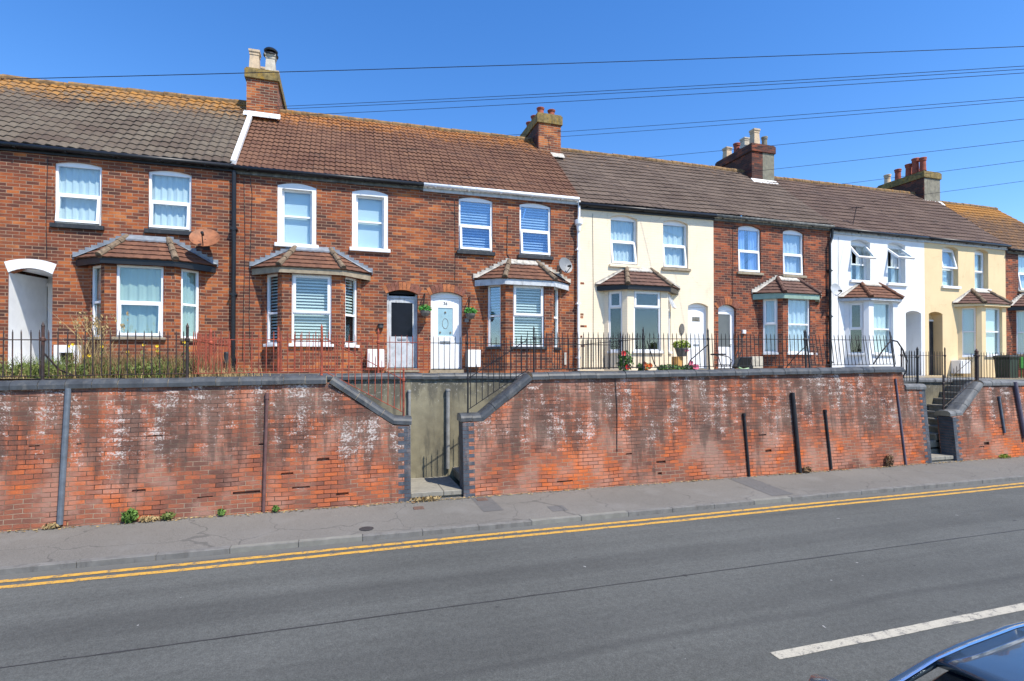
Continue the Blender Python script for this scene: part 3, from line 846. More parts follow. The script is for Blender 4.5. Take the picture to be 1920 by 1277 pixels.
    f.build('flashing', flash, br)
    # fascia boards and soffit
    f = MB()
    ring = [(xc - 1.38, D - 0.006), (xc - hw - 0.045, yF - 0.115), (xc + hw + 0.045, yF - 0.115), (xc + 1.38, D - 0.006)]
    ring2 = [(xc - 1.32, D - 0.006), (xc - hw - 0.03, yF - 0.085), (xc + hw + 0.03, yF - 0.085), (xc + 1.32, D - 0.006)]
    for i in range(3):
        p, q, p2, q2 = ring[i], ring[i + 1], ring2[i], ring2[i + 1]
        f.hexa([(*p, zE - fh), (*q, zE - fh), (*q2, zE - fh), (*p2, zE - fh), (*p, zE + 0.015), (*q, zE + 0.015), (*q2, zE + 0.015), (*p2, zE + 0.015)])
    f.face([(*p, zE - fh + 0.02) for p in ring2][::-1])
    f.build('bay_fascia', fas, house)

# ------------------------------------------------------------------ houses
def brick_arch(house, c, w_, zspring, rise, mat, n=10, ring=0.2):
    mb = MB(); h = w_ / 2
    rad = (h * h + rise * rise) / (2 * rise); a0 = math.asin(h / rad) * 1.08
    zc = zspring + rise - rad
    for i in range(n):
        q0 = -a0 + 2 * a0 * (i + 0.07) / n; q1 = -a0 + 2 * a0 * (i + 0.93) / n
        k = rad + ring
        mb.prism(MF, [(c + rad * math.sin(q0), zc + rad * math.cos(q0)), (c + k * math.sin(q0), zc + k * math.cos(q0)), (c + k * math.sin(q1), zc + k * math.cos(q1)), (c + rad * math.sin(q1), zc + rad * math.cos(q1))][::-1], -0.007, 0.01, (i * 5 // 3) % 2)
    return mb.build('door_arch', mat, house)
M_VOUS = [plain('arch_brick', (0.36, 0.125, 0.05), 0.85, 0.35, 9), plain('brown_arch_brick', (0.2, 0.075, 0.05), 0.85, 0.35, 9)]

def make_house(i, label, wm, tm, holes, depths, ze, zr, name, cat='house', rmat=None, amp=0.014, per=0.2, courses=NC):
    x0, x1 = BX[i], BX[i + 1]
    h = thing(name, (x0, D, -0.12), label, cat, 'terraced houses in the row')
    mb = MB()
    mb.panel(MF, [(x0, ZB), (x1, ZB), (x1, ze[1] + 0.0), (x0, ze[0] + 0.0)], holes, depths=depths, mat=0, rmat=1)
    yb = 2 * 17.0 - D
    mb.face([(x0, yb, ZB), (x0, yb, 4.9), (x1, yb, 4.9), (x1, yb, ZB)])
    for x in (x0, x1):
        xx = x + (0.003 if x == x0 else -0.003)
        mb.face([(xx, D, ZB), (xx, D, 4.8), (xx, 17.0, 7.45), (xx, yb, 4.8), (xx, yb, ZB)])
    mb.build('wall', [wm, rmat or wm], h)
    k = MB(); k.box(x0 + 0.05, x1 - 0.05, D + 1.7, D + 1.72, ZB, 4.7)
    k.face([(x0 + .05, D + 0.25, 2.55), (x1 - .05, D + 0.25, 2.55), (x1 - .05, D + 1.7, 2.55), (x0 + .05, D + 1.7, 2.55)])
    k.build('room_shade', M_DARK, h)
    roof(h, x0, x1, ze, zr, tm, amp=amp, per=per, courses=courses)
    return h
def pxw(l, r, t, b):             # an upstairs window opening from its measured photo corners
    x0, z1 = onY(l, t, D); x1, _ = onY(r, t, D); _, z0 = onY((l + r) / 2, b, D)
    return x0, x1, z0, z1
def zroof(pa, pb): return onY(*pa, 17.0)[1], onY(*pb, 17.0)[1]

def up_windows(i, ws, rise): return [arch(*w_, rise) for w_ in ws]

# measured upstairs windows
U = {1: [(-6.08, -5.21, 3.17, 4.56), (-4.31, -3.44, 3.18, 4.57)],
     2: [(-1.59, -0.70, 3.05, 4.55), (0.15, 1.04, 3.06, 4.56)],
     3: [(2.90, 3.84, 3.17, 4.64), (4.62, 5.55, 3.16, 4.64)],
     4: [(7.44, 8.33, 3.06, 4.54), (9.21, 10.1, 3.06, 4.54)],
     5: [(11.97, 12.86, 3.08, 4.6), (13.75, 14.62, 3.08, 4.6)],
     6: [(16.67, 17.56, 3.06, 4.49), (18.38, 19.24, 3.04, 4.5)],
     7: [(21.1, 21.94, 3.06, 4.55), (22.83, 23.58, 3.03, 4.55)],
     0: [(-10.5, -9.6, 3.15, 4.6), (-8.8, -7.9, 3.15, 4.6)],
     8: [(25.3, 26.15, 3.05, 4.55), (27.0, 27.85, 3.05, 4.55)]}
DOOR = {1: (-6.88, -6.10, -0.12, 2.16), 2: (1.02, 1.81, 0.0, 2.04), 3: (2.15, 3.0, -0.03, 2.04), 4: (10.09, 10.82, -0.02, 2.03),
        5: (11.2, 11.88, -0.02, 2.02), 6: (19.24, 20.0, -0.25, 2.08), 7: (20.39, 21.09, -0.25, 2.08), 0: (-10.6, -9.8, 0, 2.04), 8: (27.6, 28.4, -0.2, 2.04)}
BAYX = {1: -4.30, 2: -0.77, 3: 4.72, 4: 8.36, 5: 13.90, 6: 17.52, 7: 23.03, 8: 26.05}
def bayhole(xc): return arch(xc - 1.05, xc + 1.05, ZB + 0.05, 2.3, 0)

# --- house at the far left, only its roof edge shows
h0 = make_house(0, 'red brick house whose roof end shows at the left edge of the photo', M_BRICK, M_TILE1, [arch(*u, 0.07) for u in U[0]], [0.15] * 2, (4.80, 4.80), (7.5, 7.52), 'brick_house')
for u in U[0]: window(h0, MF, *u, sill=M_SILLB)
eaves(h0, BX[0], BX[1], 4.73, 4.73, M_BLACK, M_BLACK, 0.1)

# --- house 1
H1 = make_house(1, 'red brick house with net curtains, white arched passage and rusty dish beside its bay', M_BRICK, M_TILE1,
                [arch(*u, 0.06) for u in U[1]] + [arch(*DOOR[1], 0.11), bayhole(BAYX[1])], [0.15, 0.15, 0.2, 0.1], (4.80, 4.84), (7.54, 7.70), 'brick_house')
for k, u in enumerate(U[1]):
    window(H1, MF, *u, rise=0.06, trans=0.5, opening='lower', ang=R(-7), inside='net', sill=M_SILLB, sdrop=0.1, fw=0.05, rec=0.05)
eaves(H1, BX[1], BX[2] + 0.04, 4.745, 4.775, M_BLACK, M_BLACK, 0.1)
bay(H1, BAYX[1], M_BRICK, M_BAYT, M_BLACK, M_STONE, dict(all=dict(inside='curtain', mat_in=M_CURT, trans=0.49, rec=0.03), front=dict(opening='lower', ang=R(-3)), left=dict(opening=None), right=dict(opening=None)), zs=0.68)
# passage lined in white
p = MB()
x0, x1, z0, z1 = DOOR[1]
p.face([(x0 + .004, D + 0.01, z0), (x0 + .004, D + 1.6, z0), (x0 + .004, D + 1.6, z1), (x0 + .004, D + 0.01, z1 - .1)])
p.face([(x1 - .004, D + 0.01, z0), (x1 - .004, D + 0.01, z1 - .1), (x1 - .004, D + 1.6, z1), (x1 - .004, D + 1.6, z0)])
p.face([(x0, D + 1.6, z0), (x1, D + 1.6, z0), (x1, D + 1.6, z1 + .1), (x0, D + 1.6, z1 + .1)])
p.face([(x0, D + 0.01, z1 - .02), (x0, D + 1.6, z1 + 0.06), (x1, D + 1.6, z1 + .06), (x1, D + 0.01, z1 - .02)])
p.face([(x0, D - 0.2, z0 + .01), (x1, D - 0.2, z0 + .01), (x1, D + 1.6, z0 + .01), (x0, D + 1.6, z0 + .01)])
p.build('passage_lining', M_WPAINT, H1)
dr = MB(); dr.box(x0 + 0.03, x1 - 0.03, D + 1.53, D + 1.58, z0, 1.98); dr.box(x0, x1, D + 1.50, D + 1.59, 1.98, 2.04)
dr = dr.build('door', M_UPVC, H1)
g = MB(); g.box(x0 + 0.2, x1 - 0.2, D + 1.52, D + 1.528, 0.95, 1.8); g.build('pane', M_DGLASS, dr)
ar = MB()
n = 10; c = (x0 + x1) / 2; hw_ = (x1 - x0) / 2; rise = 0.11
rad = (hw_ ** 2 + rise ** 2) / (2 * rise); a0 = math.asin(hw_ / rad); zc = z1 - rad
inner = [(c + rad * math.sin(-a0 + 2 * a0 * i / n), zc + rad * math.cos(-a0 + 2 * a0 * i / n)) for i in range(n + 1)]
outer = [(c + (rad + 0.2) * math.sin(0.93 * (-a0 + 2 * a0 * i / n)), zc + (rad + 0.2) * math.cos(0.8 * (-a0 + 2 * a0 * i / n))) for i in range(n + 1)]
for i in range(n):
    ar.prism(MF, [inner[i], inner[i + 1], outer[i + 1], outer[i]], -0.008, 0.02)
ar.build('painted_arch', M_WPAINT, H1)
# low white meter housing with a dark slot
q = MB(); X0, X1 = -6.02, -5.56
q.box(X0, X1, D - 0.12, D - 0.003, 0.34, 0.5); q.box(X0, X0 + 0.1, D - 0.12, D - 0.003, 0.0, 0.34); q.box(X1 - 0.1, X1, D - 0.12, D - 0.003, 0.0, 0.34); q.box(X0 + 0.1, X1 - 0.1, D - 0.12, D - 0.003, 0, 0.12)
mbx = q.build('meter_housing', M_WPAINT, H1, bevel=0.006)
q = MB(); q.box(X0 + 0.1, X1 - 0.1, D - 0.03, D - 0.004, 0.12, 0.34); q.build('slot', M_DARK, mbx)

# --- house 2
H2 = make_house(2, 'red brick house with white boxed sash windows, grey door and red railings before it', M_BRICK, M_TILE2,
                [arch(*u, 0.08) for u in U[2]] + [arch(*DOOR[2], 0.1), bayhole(BAYX[2])], [0.16, 0.16, 0.3, 0.1], (4.79, 4.86), (7.56, 7.66), 'brick_house', amp=0.011, per=0.13, courses=17)
for u in U[2]:
    window(H2, MF, *u, rise=0.08, trans=0.52, opening=None, inside='shade', sill=M_WPAINT, sdrop=0.09, fw=0.045, rec=0.1, boxed=0.1, fm=M_WPAINT, gm=M_GLASS)
eaves(H2, BX[2] + 0.04, BX[3], 4.75, 4.80, M_BLACK, M_WEATH, 0.12)
bay(H2, BAYX[2], M_BRICK, M_BAYT, M_STONE, M_WPAINT, dict(all=dict(inside='blind', trans=0.44, rec=0.04), front=dict(opening='upper', ang=0, inside='blind'), left=dict(opening=None), right=dict(opening=None, inside='blind_half')), zs=0.58, fh=0.13)
def simple_door(house, d, rise, rec, leaf, glassm, gbox, frame, extra=None, fanlight=None, name='door'):
    x0, x1, z0, z1 = d
    fr = 0.055
    mb = MB(); zt = z1 - rise
    top = zt if not fanlight else zt - 0.05
    mb.box(x0, x0 + fr, D + rec, D + rec + 0.07, z0, zt); mb.box(x1 - fr, x1, D + rec, D + rec + 0.07, z0, zt)
    mb.box(x0 + fr, x1 - fr, D + rec, D + rec + 0.07, top - 0.06, top)
    a = arch(x0, x1, z0, z1, rise)[2:]
    mb.prism(MF, a, rec + 0.004, rec + 0.06, 1 if fanlight else 0)
    dd = mb.build(name, [frame, fanlight or frame], house)
    l = MB(); gx0, gx1, gz0, gz1 = gbox
    a0, a1, b0, b1 = x0 + fr + .004, x1 - fr - .004, z0 + 0.02, top - 0.064
    q0, q1 = D + rec + 0.02, D + rec + 0.06
    l.box(a0, gx0, q0, q1, b0, b1); l.box(gx1, a1, q0, q1, b0, b1); l.box(gx0, gx1, q0, q1, b0, gz0); l.box(gx0, gx1, q0, q1, gz1, b1)
    l.build('leaf', leaf, dd)
    g = MB(); g.box(gx0, gx1, q0 + 0.015, q0 + 0.022, gz0, gz1); g.build('pane', glassm, dd)
    s = MB(); s.box(x0 - 0.03, x1 + 0.03, D - 0.08, D + rec + 0.07, z0 - 0.1, z0); s.build('step', M_STONE, dd)
    return dd, q0
brick_arch(H2, 1.415, 0.79, 1.94, 0.1, M_VOUS)
dd, q0 = simple_door(H2, DOOR[2], 0.1, 0.12, M_GREYW, M_DGLASS, (1.14, 1.69, 0.83, 1.72), M_GREYW, fanlight=M_DARK)
q = MB(); q.box(1.3, 1.52, q0 - 0.012, q0, 0.73, 0.78); q.build('letterbox', M_ALU, dd)
q = MB()
for x in (1.2, 1.32, 1.44, 1.56): q.box(x, x + 0.008, q0 - 0.003, q0 + 0.001, 0.08, 0.68)
q.build('groove', M_GREYW, dd)
q = MB(); q.box(0.53, 0.96, D - 0.2, D - 0.003, 0.02, 0.48); q.build('meter_box', M_UPVC, H2, bevel=0.012)
q = MB(); q.box(0.80, 0.93, D - 0.1, D - 0.003, 1.03, 1.12); q.box(0.79, 0.94, D - 0.12, D - 0.003, 1.12, 1.14); q.build('wall_lamp', M_SILLB, H2, bevel=0.01)
# white raised verge between house 1 and house 2
q = MB()
for i in range(16):
    f0, f1 = i / 16, (i + 0.97) / 16
    Ya, Yb = D - 0.1 + 3.0 * f0 * 0.86, D - 0.1 + 3.0 * f1 * 0.86
    za, zb = 4.82 + 2.80 * f0 * 0.86, 4.82 + 2.80 * f1 * 0.86
    q.hexa([(-2.60, Ya, za), (-2.49, Ya, za), (-2.49, Yb, zb), (-2.60, Yb, zb), (-2.60, Ya - .03, za + 0.1), (-2.49, Ya - .03, za + 0.1), (-2.49, Yb - .03, zb + 0.1), (-2.60, Yb - .03, zb + 0.1)])
q.build('verge', M_WFLASH, H2)

# --- house 3
H3 = make_house(3, 'red brick house numbered 36 with hanging baskets at its white door and white gutter', M_BRICK, M_TILE2,
                [arch(*u, 0.06) for u in U[3]] + [arch(*DOOR[3], 0.1), bayhole(BAYX[3])], [0.15, 0.15, 0.3, 0.1], (4.86, 4.90), (7.66, 7.74), 'brick_house', amp=0.011, per=0.13, courses=17)
for u in U[3]:
    window(H3, MF, *u, rise=0.07, trans=0.5, opening='lower', ang=R(-6), inside='blind', sill=M_SILLB, sdrop=0.1, rec=0.04, gm=M_GLASSB)
eaves(H3, BX[3], BX[4] - 0.05, 4.80, 4.84, M_UPVC, M_GREYW, 0.14)
bay(H3, BAYX[3], M_BRICK, M_BAYT, M_GREYW, M_SILLB, dict(all=dict(inside='blind', trans=0.5, rec=0.05), front=dict(opening='upper', ang=0), left=dict(opening=None, inside='blind_half', gm=M_GLASSB), right=dict(opening=None)), flash=M_CEMENT, zs=0.58, fh=0.15)
brick_arch(H3, 2.575, 0.85, 1.94, 0.1, M_VOUS)
dd, q0 = simple_door(H3, DOOR[3], 0.1, 0.1, M_UPVC, M_FROST, (2.36, 2.76, 0.87, 1.62), M_UPVC)
q = MB(); q.box(2.42, 2.69, q0 - 0.014, q0, 0.66, 0.73); q.build('letterbox', M_ALU, dd)
q = MB()
for a in range(12):
    t0, t1 = a * 6.283 / 12, (a + 1) * 6.283 / 12
    q.tube([(2.56 + 0.08 * math.cos(t0), q0 + 0.012, 1.2 + 0.14 * math.sin(t0)), (2.56 + 0.08 * math.cos(t1), q0 + 0.012, 1.2 + 0.14 * math.sin(t1))], 0.006, 5)
for (x, z) in ((2.42, 0.96), (2.70, 0.96), (2.56, 1.5)): q.lathe([(0.022, -0.02), (0.03, 0), (0.01, 0.03)], (x, q0 + 0.012, z), 8)
q.build('glass_motif', M_FRGL, dd)
def text_mesh(body, size, loc, mat, parent, name):
    cu = bpy.data.curves.new(name, 'FONT'); cu.body = body; cu.size = size; cu.extrude = 0.003; cu.align_x = 'CENTER'
    to = bpy.data.objects.new('tmp', cu); col.objects.link(to)
    bpy.context.view_layer.update()
    me = bpy.data.meshes.new_from_object(to.evaluated_get(bpy.context.evaluated_depsgraph_get()))
    bpy.data.objects.remove(to); bpy.data.curves.remove(cu)
    me.transform(Matrix.Rotation(R(90), 4, 'X'))
    me.transform(Matrix.Translation(Vector(loc) - WL[parent.name]))
    me.materials.clear(); me.materials.append(mat)
    o = bpy.data.objects.new(name, me); col.objects.link(o); o.parent = parent; WL[o.name] = WL[parent.name]
    return o
text_mesh('36', 0.115, (2.56, q0 - 0.004, 1.70), M_BLACK, dd, 'house_number')
q = MB(); q.box(3.09, 3.47, D - 0.2, D - 0.003, 0.03, 0.49); q.build('meter_box', M_UPVC, H3, bevel=0.012)
q = MB(); q.box(3.06, 3.17, D - 0.02, D - 0.003, 1.24, 1.34); q.build('number_plate', M_LEAD, H3)
q = MB(); q.box(5.94, 6.02, D - 0.02, D - 0.002, 0.1, 0.45); q.build('vent', M_CEMENT, H3)

# --- house 4 (cream)
H4 = make_house(4, 'cream painted brick house with white panelled door and flowers below its bay', M_CREAM, M_TILE4,
                [arch(*u, 0.09) for u in U[4]] + [arch(*DOOR[4], 0.1), bayhole(BAYX[4])], [0.2, 0.2, 0.3, 0.1], (4.78, 4.84), (7.52, 7.60), 'painted_house', amp=0.005, per=0.15)
for k, u in enumerate(U[4]):
    window(H4, MF, *u, rise=0.09, trans=0.52, opening='lower', ang=R(-9 + 3 * k), inside='net', sill=M_CREAM if k == 0 else M_STONE, sdrop=0.08, rec=0.1, gm=M_GLASS)
eaves(H4, BX[4] - 0.05, BX[5], 4.70, 4.76, M_BLACK, M_BLACK, 0.11)
bay(H4, BAYX[4], M_CREAM, M_BAYT2, M_BLACK, M_UPVC, dict(all=dict(inside=None, trans=0.72, rec=0.04, opening='upper'), right=dict(ang=R(-24)), left=dict(inside=None)), hip=M_HIP, flash=M_CEMENT, step=False, zs=0.5)
dd, q0 = simple_door(H4, DOOR[4], 0.07, 0.1, M_UPVC, M_FRGL, (10.32, 10.6, 1.46, 1.6), M_UPVC)
q = MB(); c = 10.46
for k in range(5):
    a = math.pi * (k + 0.5) / 5
    q.prism(lambda u, w_, d: (c + u, q0 - 0.004 + d, 1.46 + w_), [(0.05 * math.cos(a - .26), 0.05 * math.sin(a - .26)), (0.15 * math.cos(a - .27), 0.15 * math.sin(a - .27)), (0.15 * math.cos(a + .27), 0.15 * math.sin(a + .27)), (0.05 * math.cos(a + .26), 0.05 * math.sin(a + .26))], -0.002, 0.004)
q.build('fan_window', M_FRGL, dd)
q = MB()
for (a, b, z0_, z1_) in ((10.25, 10.42, 0.85, 1.3), (10.5, 10.67, 0.85, 1.3), (10.25, 10.42, 0.12, 0.62), (10.5, 10.67, 0.12, 0.62)):
    q.box(a, b, q0 - 0.008, q0 - 0.001, z0_, z1_)
q.build('panel', M_WPAINT, dd, bevel=0.006)
q = MB(); q.box(10.36, 10.56, q0 - 0.012, q0, 0.7, 0.75); q.build('letterbox', M_ALU, dd)
q = MB()
for (a, b, z_) in ((6.46, 6.56, 1.52), (6.46, 6.66, 1.18), (6.46, 6.52, 0.88), (6.46, 6.58, 2.42), (6.47, 6.6, 0.62), (6.46, 6.55, 1.44)):
    q.box(a, b, D - 0.003, D + 0.02, z_, z_ + 0.062)
q.build('bare_brick', M_BRICK, H4)
# white downpipe and hopper at the party line
def downpipe(house, X, z0, z1, r, mat, off=0.08, elbow=None):
    mb = MB()
    path = [(X, D - off, z0), (X, D - off, z1)]
    if elbow: path += [(X + elbow[0], D - off, z1 + 0.25), (X + elbow[0], D - 0.11, z1 + elbow[1])]
    mb.tube(path, r, 10)
    z = z0 + 0.5
    while z < z1:
        mb.box(X - r - 0.025, X + r + 0.025, D - off - r - .006, D - 0.003, z - 0.02, z + 0.02)
        mb.tube([(X, D - off, z - 0.05), (X, D - off, z + 0.05)], r * 1.18, 10)
        z += 1.55
    return mb.build('downpipe', mat, house)
downpipe(H3, 6.36, -0.2, 4.1, 0.038, M_UPVC, 0.09, (0.02, 0.7))
q = MB(); q.lathe([(0.05, -0.2), (0.07, -0.05), (0.11, 0.0), (0.115, 0.12), (0.09, 0.12), (0.085, 0.05)], (6.36, D - 0.115, 4.12), 12); q.build('hopper', M_UPVC, H3)
downpipe(H1, -2.53, -0.3, 4.68, 0.05, M_BLACK, 0.085)

# --- house 5
H5 = make_house(5, 'dark red brick house between the cream and white houses, with green fascia on its bay', M_BRICK2, M_TILE4,
                [arch(*u, 0.1) for u in U[5]] + [arch(*DOOR[5], 0.13), bayhole(BAYX[5])], [0.16, 0.16, 0.3, 0.1], (4.84, 4.86), (7.60, 7.62), 'brick_house', amp=0.005, per=0.15)
for k, u in enumerate(U[5]):
    window(H5, MF, *u, rise=0.1, trans=0.5, opening='lower', ang=R(-2), inside='split' if k == 0 else 'net', mat_in=M_BLUEC, sill=M_STONE, sdrop=0.08, rec=0.06, gm=M_GLASSB if k == 0 else M_GLASS)
eaves(H5, BX[5], BX[6], 4.76, 4.79, M_WEATH, M_WEATH, 0.12)
bay(H5, BAYX[5], M_BRICK2, M_BAYT2, M_GREEN, M_WPAINT, dict(all=dict(inside='curtain', mat_in=M_BLUEC, trans=0.52, rec=0.04, opening=None), left=dict(opening='upper', ang=0)), hip=M_BAYT2, flash=M_CEMENT, zs=0.5, fh=0.16)
brick_arch(H5, 11.54, 0.68, 1.89, 0.13, M_VOUS)
dd, q0 = simple_door(H5, DOOR[5], 0.13, 0.1, M_UPVC, M_GGLASS, (11.29, 11.74, 0.68, 1.72), M_UPVC)
q = MB()
for (a, b) in ((11.3, 11.5), (11.54, 11.74)): q.box(a, b, q0 - 0.008, q0 - 0.001, 0.1, 0.58)
q.build('panel', M_WPAINT, dd, bevel=0.006)
q = MB(); q.tube([(11.79, q0 - 0.03, 0.75), (11.70, q0 - 0.03, 0.75)], 0.012, 6); q.build('handle', M_ALU, dd)
q = MB(); q.box(12.08, 12.2, D - 0.08, D - 0.003, 1.1, 1.22); q.build('meter_cover', M_UPVC, H5, bevel=0.01)
q = MB(); q.box(12.36, 12.78, D - 0.16, D - 0.003, 0.0, 0.38); q.build('meter_box', M_POTG, H5, bevel=0.01)
downpipe(H5, 15.64, -0.3, 4.2, 0.045, M_BLACK, 0.085, (0.1, 0.55))

# --- house 6 (white)
H6 = make_house(6, 'white rendered house with two top windows propped wide open and red tiled bay', M_WHITEW, M_TILE6,
                [arch(*u, 0.09) for u in U[6]] + [arch(*DOOR[6], 0.09), bayhole(BAYX[6])], [0.3, 0.3, 0.7, 0.1], (4.78, 4.78), (7.52, 7.60), 'rendered_house', amp=0.005, per=0.15)
for k, u in enumerate(U[6]):
    window(H6, MF, *u, rise=0.1, trans=0.44, opening='upper', ang=R(-38 - 10 * k), inside='split', sill=M_WHITEW, sdrop=0.1, rec=0.17, fw=0.055)
eaves(H6, BX[6], BX[7], 4.73, 4.73, M_BLACK, M_GREYW, 0.14)
bay(H6, BAYX[6], M_WHITEW, M_BAYT, M_GREYW, M_WHITEW, dict(all=dict(inside='curtain', trans=0.48, rec=0.1, opening=None), left=dict(opening='upper', ang=0, inside=None), right=dict()), hip=M_BAYT, flash=M_CEMENT, step=False, zs=0.5, fh=0.08)
def recess(house, d, depth, wm, dm, gm, side=False):
    x0, x1, z0, z1 = d
    mb = MB(); mb.face([(x0, D + depth, z0 - .1), (x1, D + depth, z0 - .1), (x1, D + depth, z1 + .1), (x0, D + depth, z1 + .1)])
    mb.face([(x0 - .0, D + .01, z0), (x1, D + .01, z0), (x1, D + depth, z0), (x0, D + depth, z0)])
    mb.build('porch_back', wm, house)
    l = MB(); l.box(x0 + 0.04, x1 - 0.04, D + depth - 0.05, D + depth - 0.005, z0, 1.75)
    dd = l.build('door', dm, house)
    g = MB(); g.box(x0 + .02, x1 - .02, D + depth - 0.06, D + depth - 0.004, 1.76, 1.82); g.build('door_head', M_UPVC, dd)
recess(H6, DOOR[6], 0.7, M_WHITEW, M_GREYW, M_GGLASS)

# --- house 7 (buff)
H7 = make_house(7, 'buff yellow rendered house with recessed doorway and plain white windows', M_YELLOW, M_TILE6,
                [arch(*u, 0.09) for u in U[7]] + [arch(*DOOR[7], 0.08), bayhole(BAYX[7])], [0.3, 0.3, 0.36, 0.1], (4.78, 4.79), (7.60, 7.66), 'rendered_house', amp=0.005, per=0.15)
for k, u in enumerate(U[7]):
    window(H7, MF, *u, rise=0.09, trans=0.46, opening='upper', ang=R(-12) if k == 0 else 0, inside='shade', sill=M_WPAINT, sdrop=0.1, rec=0.17, fw=0.05)
eaves(H7, BX[7], BX[8] + 0.05, 4.73, 4.73, M_BLACK, M_GREYW, 0.13)
bay(H7, BAYX[7], M_YELLOW, M_BAYT2, M_YELLOW, M_WPAINT, dict(all=dict(inside='shade', trans=0.5, rec=0.09, opening=None, mat_in=M_SHADE), left=dict(opening=None)), hip=M_HIP, flash=M_CEMENT, step=False, zs=0.48, fh=0.08)
recess(H7, DOOR[7], 0.36, M_YELLOW, M_SILLB, M_DGLASS)
q = MB(); q.box(21.5, 22.0, D - 0.35, D - 0.003, -0.2, 0.3); q.build('meter_box', M_UPVC, H7, bevel=0.012)
# --- house 8
H8 = make_house(8, 'red brick house with orange lichen over its roof at the right edge', M_BRICK2, M_TILE8,
                [arch(*u, 0.08) for u in U[8]] + [bayhole(BAYX[8])], [0.15, 0.15, 0.1], (4.66, 4.66), (7.42, 7.45), 'brick_house', amp=0.008)
for u in U[8]: window(H8, MF, *u, rise=0.07, ang=R(-8), inside='net', sill=M_STONE, rec=0.05)
eaves(H8, BX[8] + 0.05, BX[9], 4.60, 4.60, M_BLACK, M_WEATH, 0.12)
bay(H8, BAYX[8], M_BRICK2, M_BAYT2, M_BLACK, M_STONE, dict(all=dict(inside='net', opening=None)), flash=M_CEMENT, zs=0.55)

# facade service cables
def cable(house, pts, r=0.006):
    mb = MB(); mb.tube([(x, D - 0.012, z) for x, z in pts], r, 5); mb.build('facade_cable', M_BLACK, house)
cable(H1, [(-6.2, 4.6), (-6.22, 3.2), (-6.2, 2.4)])
cable(H2, [(-2.33, 4.55), (-2.3, 3), (-2.34, 0.2)]); cable(H2, [(-2.2, 4.6), (-2.15, 4.2), (-2.19, 2.5), (-2.2, 1.2), (-2.17, 0.2)])
cable(H3, [(2.78, 4.5), (2.8, 3.2), (2.79, 2.3)]); cable(H3, [(4.26, 4.2), (4.25, 3.15), (4.33, 3.02)], 0.01)
cable(H4, [(6.85, 4.5), (6.87, 2.2), (6.86, 0.2)], 0.005); cable(H5, [(11.76, 4.5), (11.75, 2.3)])
cable(H6, [(16.1, 4.5), (16.1, 0.2)], 0.004)

# chimneys
c1 = chimney(H1, -2.66, -1.86, 16.35, 18.4, 6.5, 8.42, [M_CHIM], M_CAPL, [('square', 0.22, 0.12, M_POT, 0.6, 0.15), ('square', 0.74, 0.12, M_POTG, 0.56, 0.15), ('square', 0.3, 0.5, M_POT, 0.55, 0.14), ('square', 0.75, 0.5, M_POT, 0.5, 0.14), ('round', 0.7, 0.85, M_TERRA, 0.4, 0.13)], M_WFLASH)
cw = MB(); cc = (-2.66 + 0.8 * 0.74, 16.35 + 2.05 * 0.12, 8.95)
cw.lathe([(0.2, 0.0), (0.2, 0.03), (0.1, 0.03), (0.1, 0.09), (0.09, 0.1), (0.18, 0.11), (0.19, 0.15), (0.14, 0.2), (0.02, 0.23)], cc, 16)
cw.build('cowl', M_BLACK, c1, smooth=False)
chimney(H3, 6.02, 6.83, 16.4, 18.4, 6.45, 8.42, [M_CHIMD, M_CHIM], M_CAPL, [('round', 0.2, 0.1, M_TERRA, 0.25, 0.12), ('round', 0.68, 0.1, M_TERRA, 0.23, 0.12), ('round', 0.2, 0.4, M_TERRA, 0.25, 0.12), ('round', 0.2, 0.65, M_TERRA, 0.25, 0.12), ('round', 0.68, 0.6, M_TERRA, 0.25, 0.12)], M_CEMENT, caph=0.34, split=0.03)  # thin dark left strip paints the stack's shaded side
chimney(H5, 14.68, 15.72, 16.5, 18.5, 6.5, 8.55, [M_CHIMD, M_GREYREND], M_CHIMD, [('square', 0.3, 0.1, M_POT, 0.62, 0.15), ('round', 0.78, 0.12, M_REND, 0.42, 0.11), ('square', 0.3, 0.36, M_POTG, 0.5, 0.15), ('round', 0.25, 0.56, M_TERRA, 0.45, 0.13), ('square', 0.25, 0.84, M_POT, 0.5, 0.15)], M_WFLASH, split=0.5, caph=0.32)
chimney(H7, 23.75, 24.72, 16.55, 18.6, 6.55, 8.52, [M_CHIMD, M_REND], M_CAPL, [('round', 0.1, 0.05, M_TERRA, 0.6, 0.13), ('round', 0.1, 0.2, M_TERRA, 0.68, 0.14), ('round', 0.15, 0.36, M_TERRA, 0.55, 0.14), ('round', 0.15, 0.6, M_TERRA, 0.5, 0.13), ('round', 0.15, 0.84, M_POT, 0.42, 0.14)], M_WFLASH, split=0.03)  # dark strip on the left puts that side's shade into the colour

# ------------------------------------------------------------------ ground, road, pavement
YK = 8.50; ZR = -2.65; ZK = -2.57; ZP = -2.48
g = MB(); g.face([(-900, -900, -2.9), (900, -900, -2.9), (900, 900, -2.9), (-900, 900, -2.9)])
tag(g.build('ground', M_FAR), kind='structure')
g = MB()
xs = [-60 + 4 * i for i in range(41)]
for a, b in zip(xs, xs[1:]):
    for (ya, yb) in ((-0.3, 4.0), (4.0, YK - 0.001)):
        g.face([(a, ya, ZR), (b, ya, ZR), (b, yb, ZR), (a, yb, ZR)])
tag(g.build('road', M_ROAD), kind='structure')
g = MB()
for a, b in zip(xs, xs[1:]):
    g.face([(a, YK + 0.125, ZK - 0.004), (b, YK + 0.125, ZK - 0.004), (b, 10.6, ZP), (a, 10.6, ZP)])
tag(g.build('pavement', M_PAVE), kind='structure')
g = MB(); g.box(-60, 100, -6, -0.3, -3, -2.55); tag(g.build('near_pavement', M_PAVE), kind='structure')
g = MB(); x = -40.0; kinds = 0
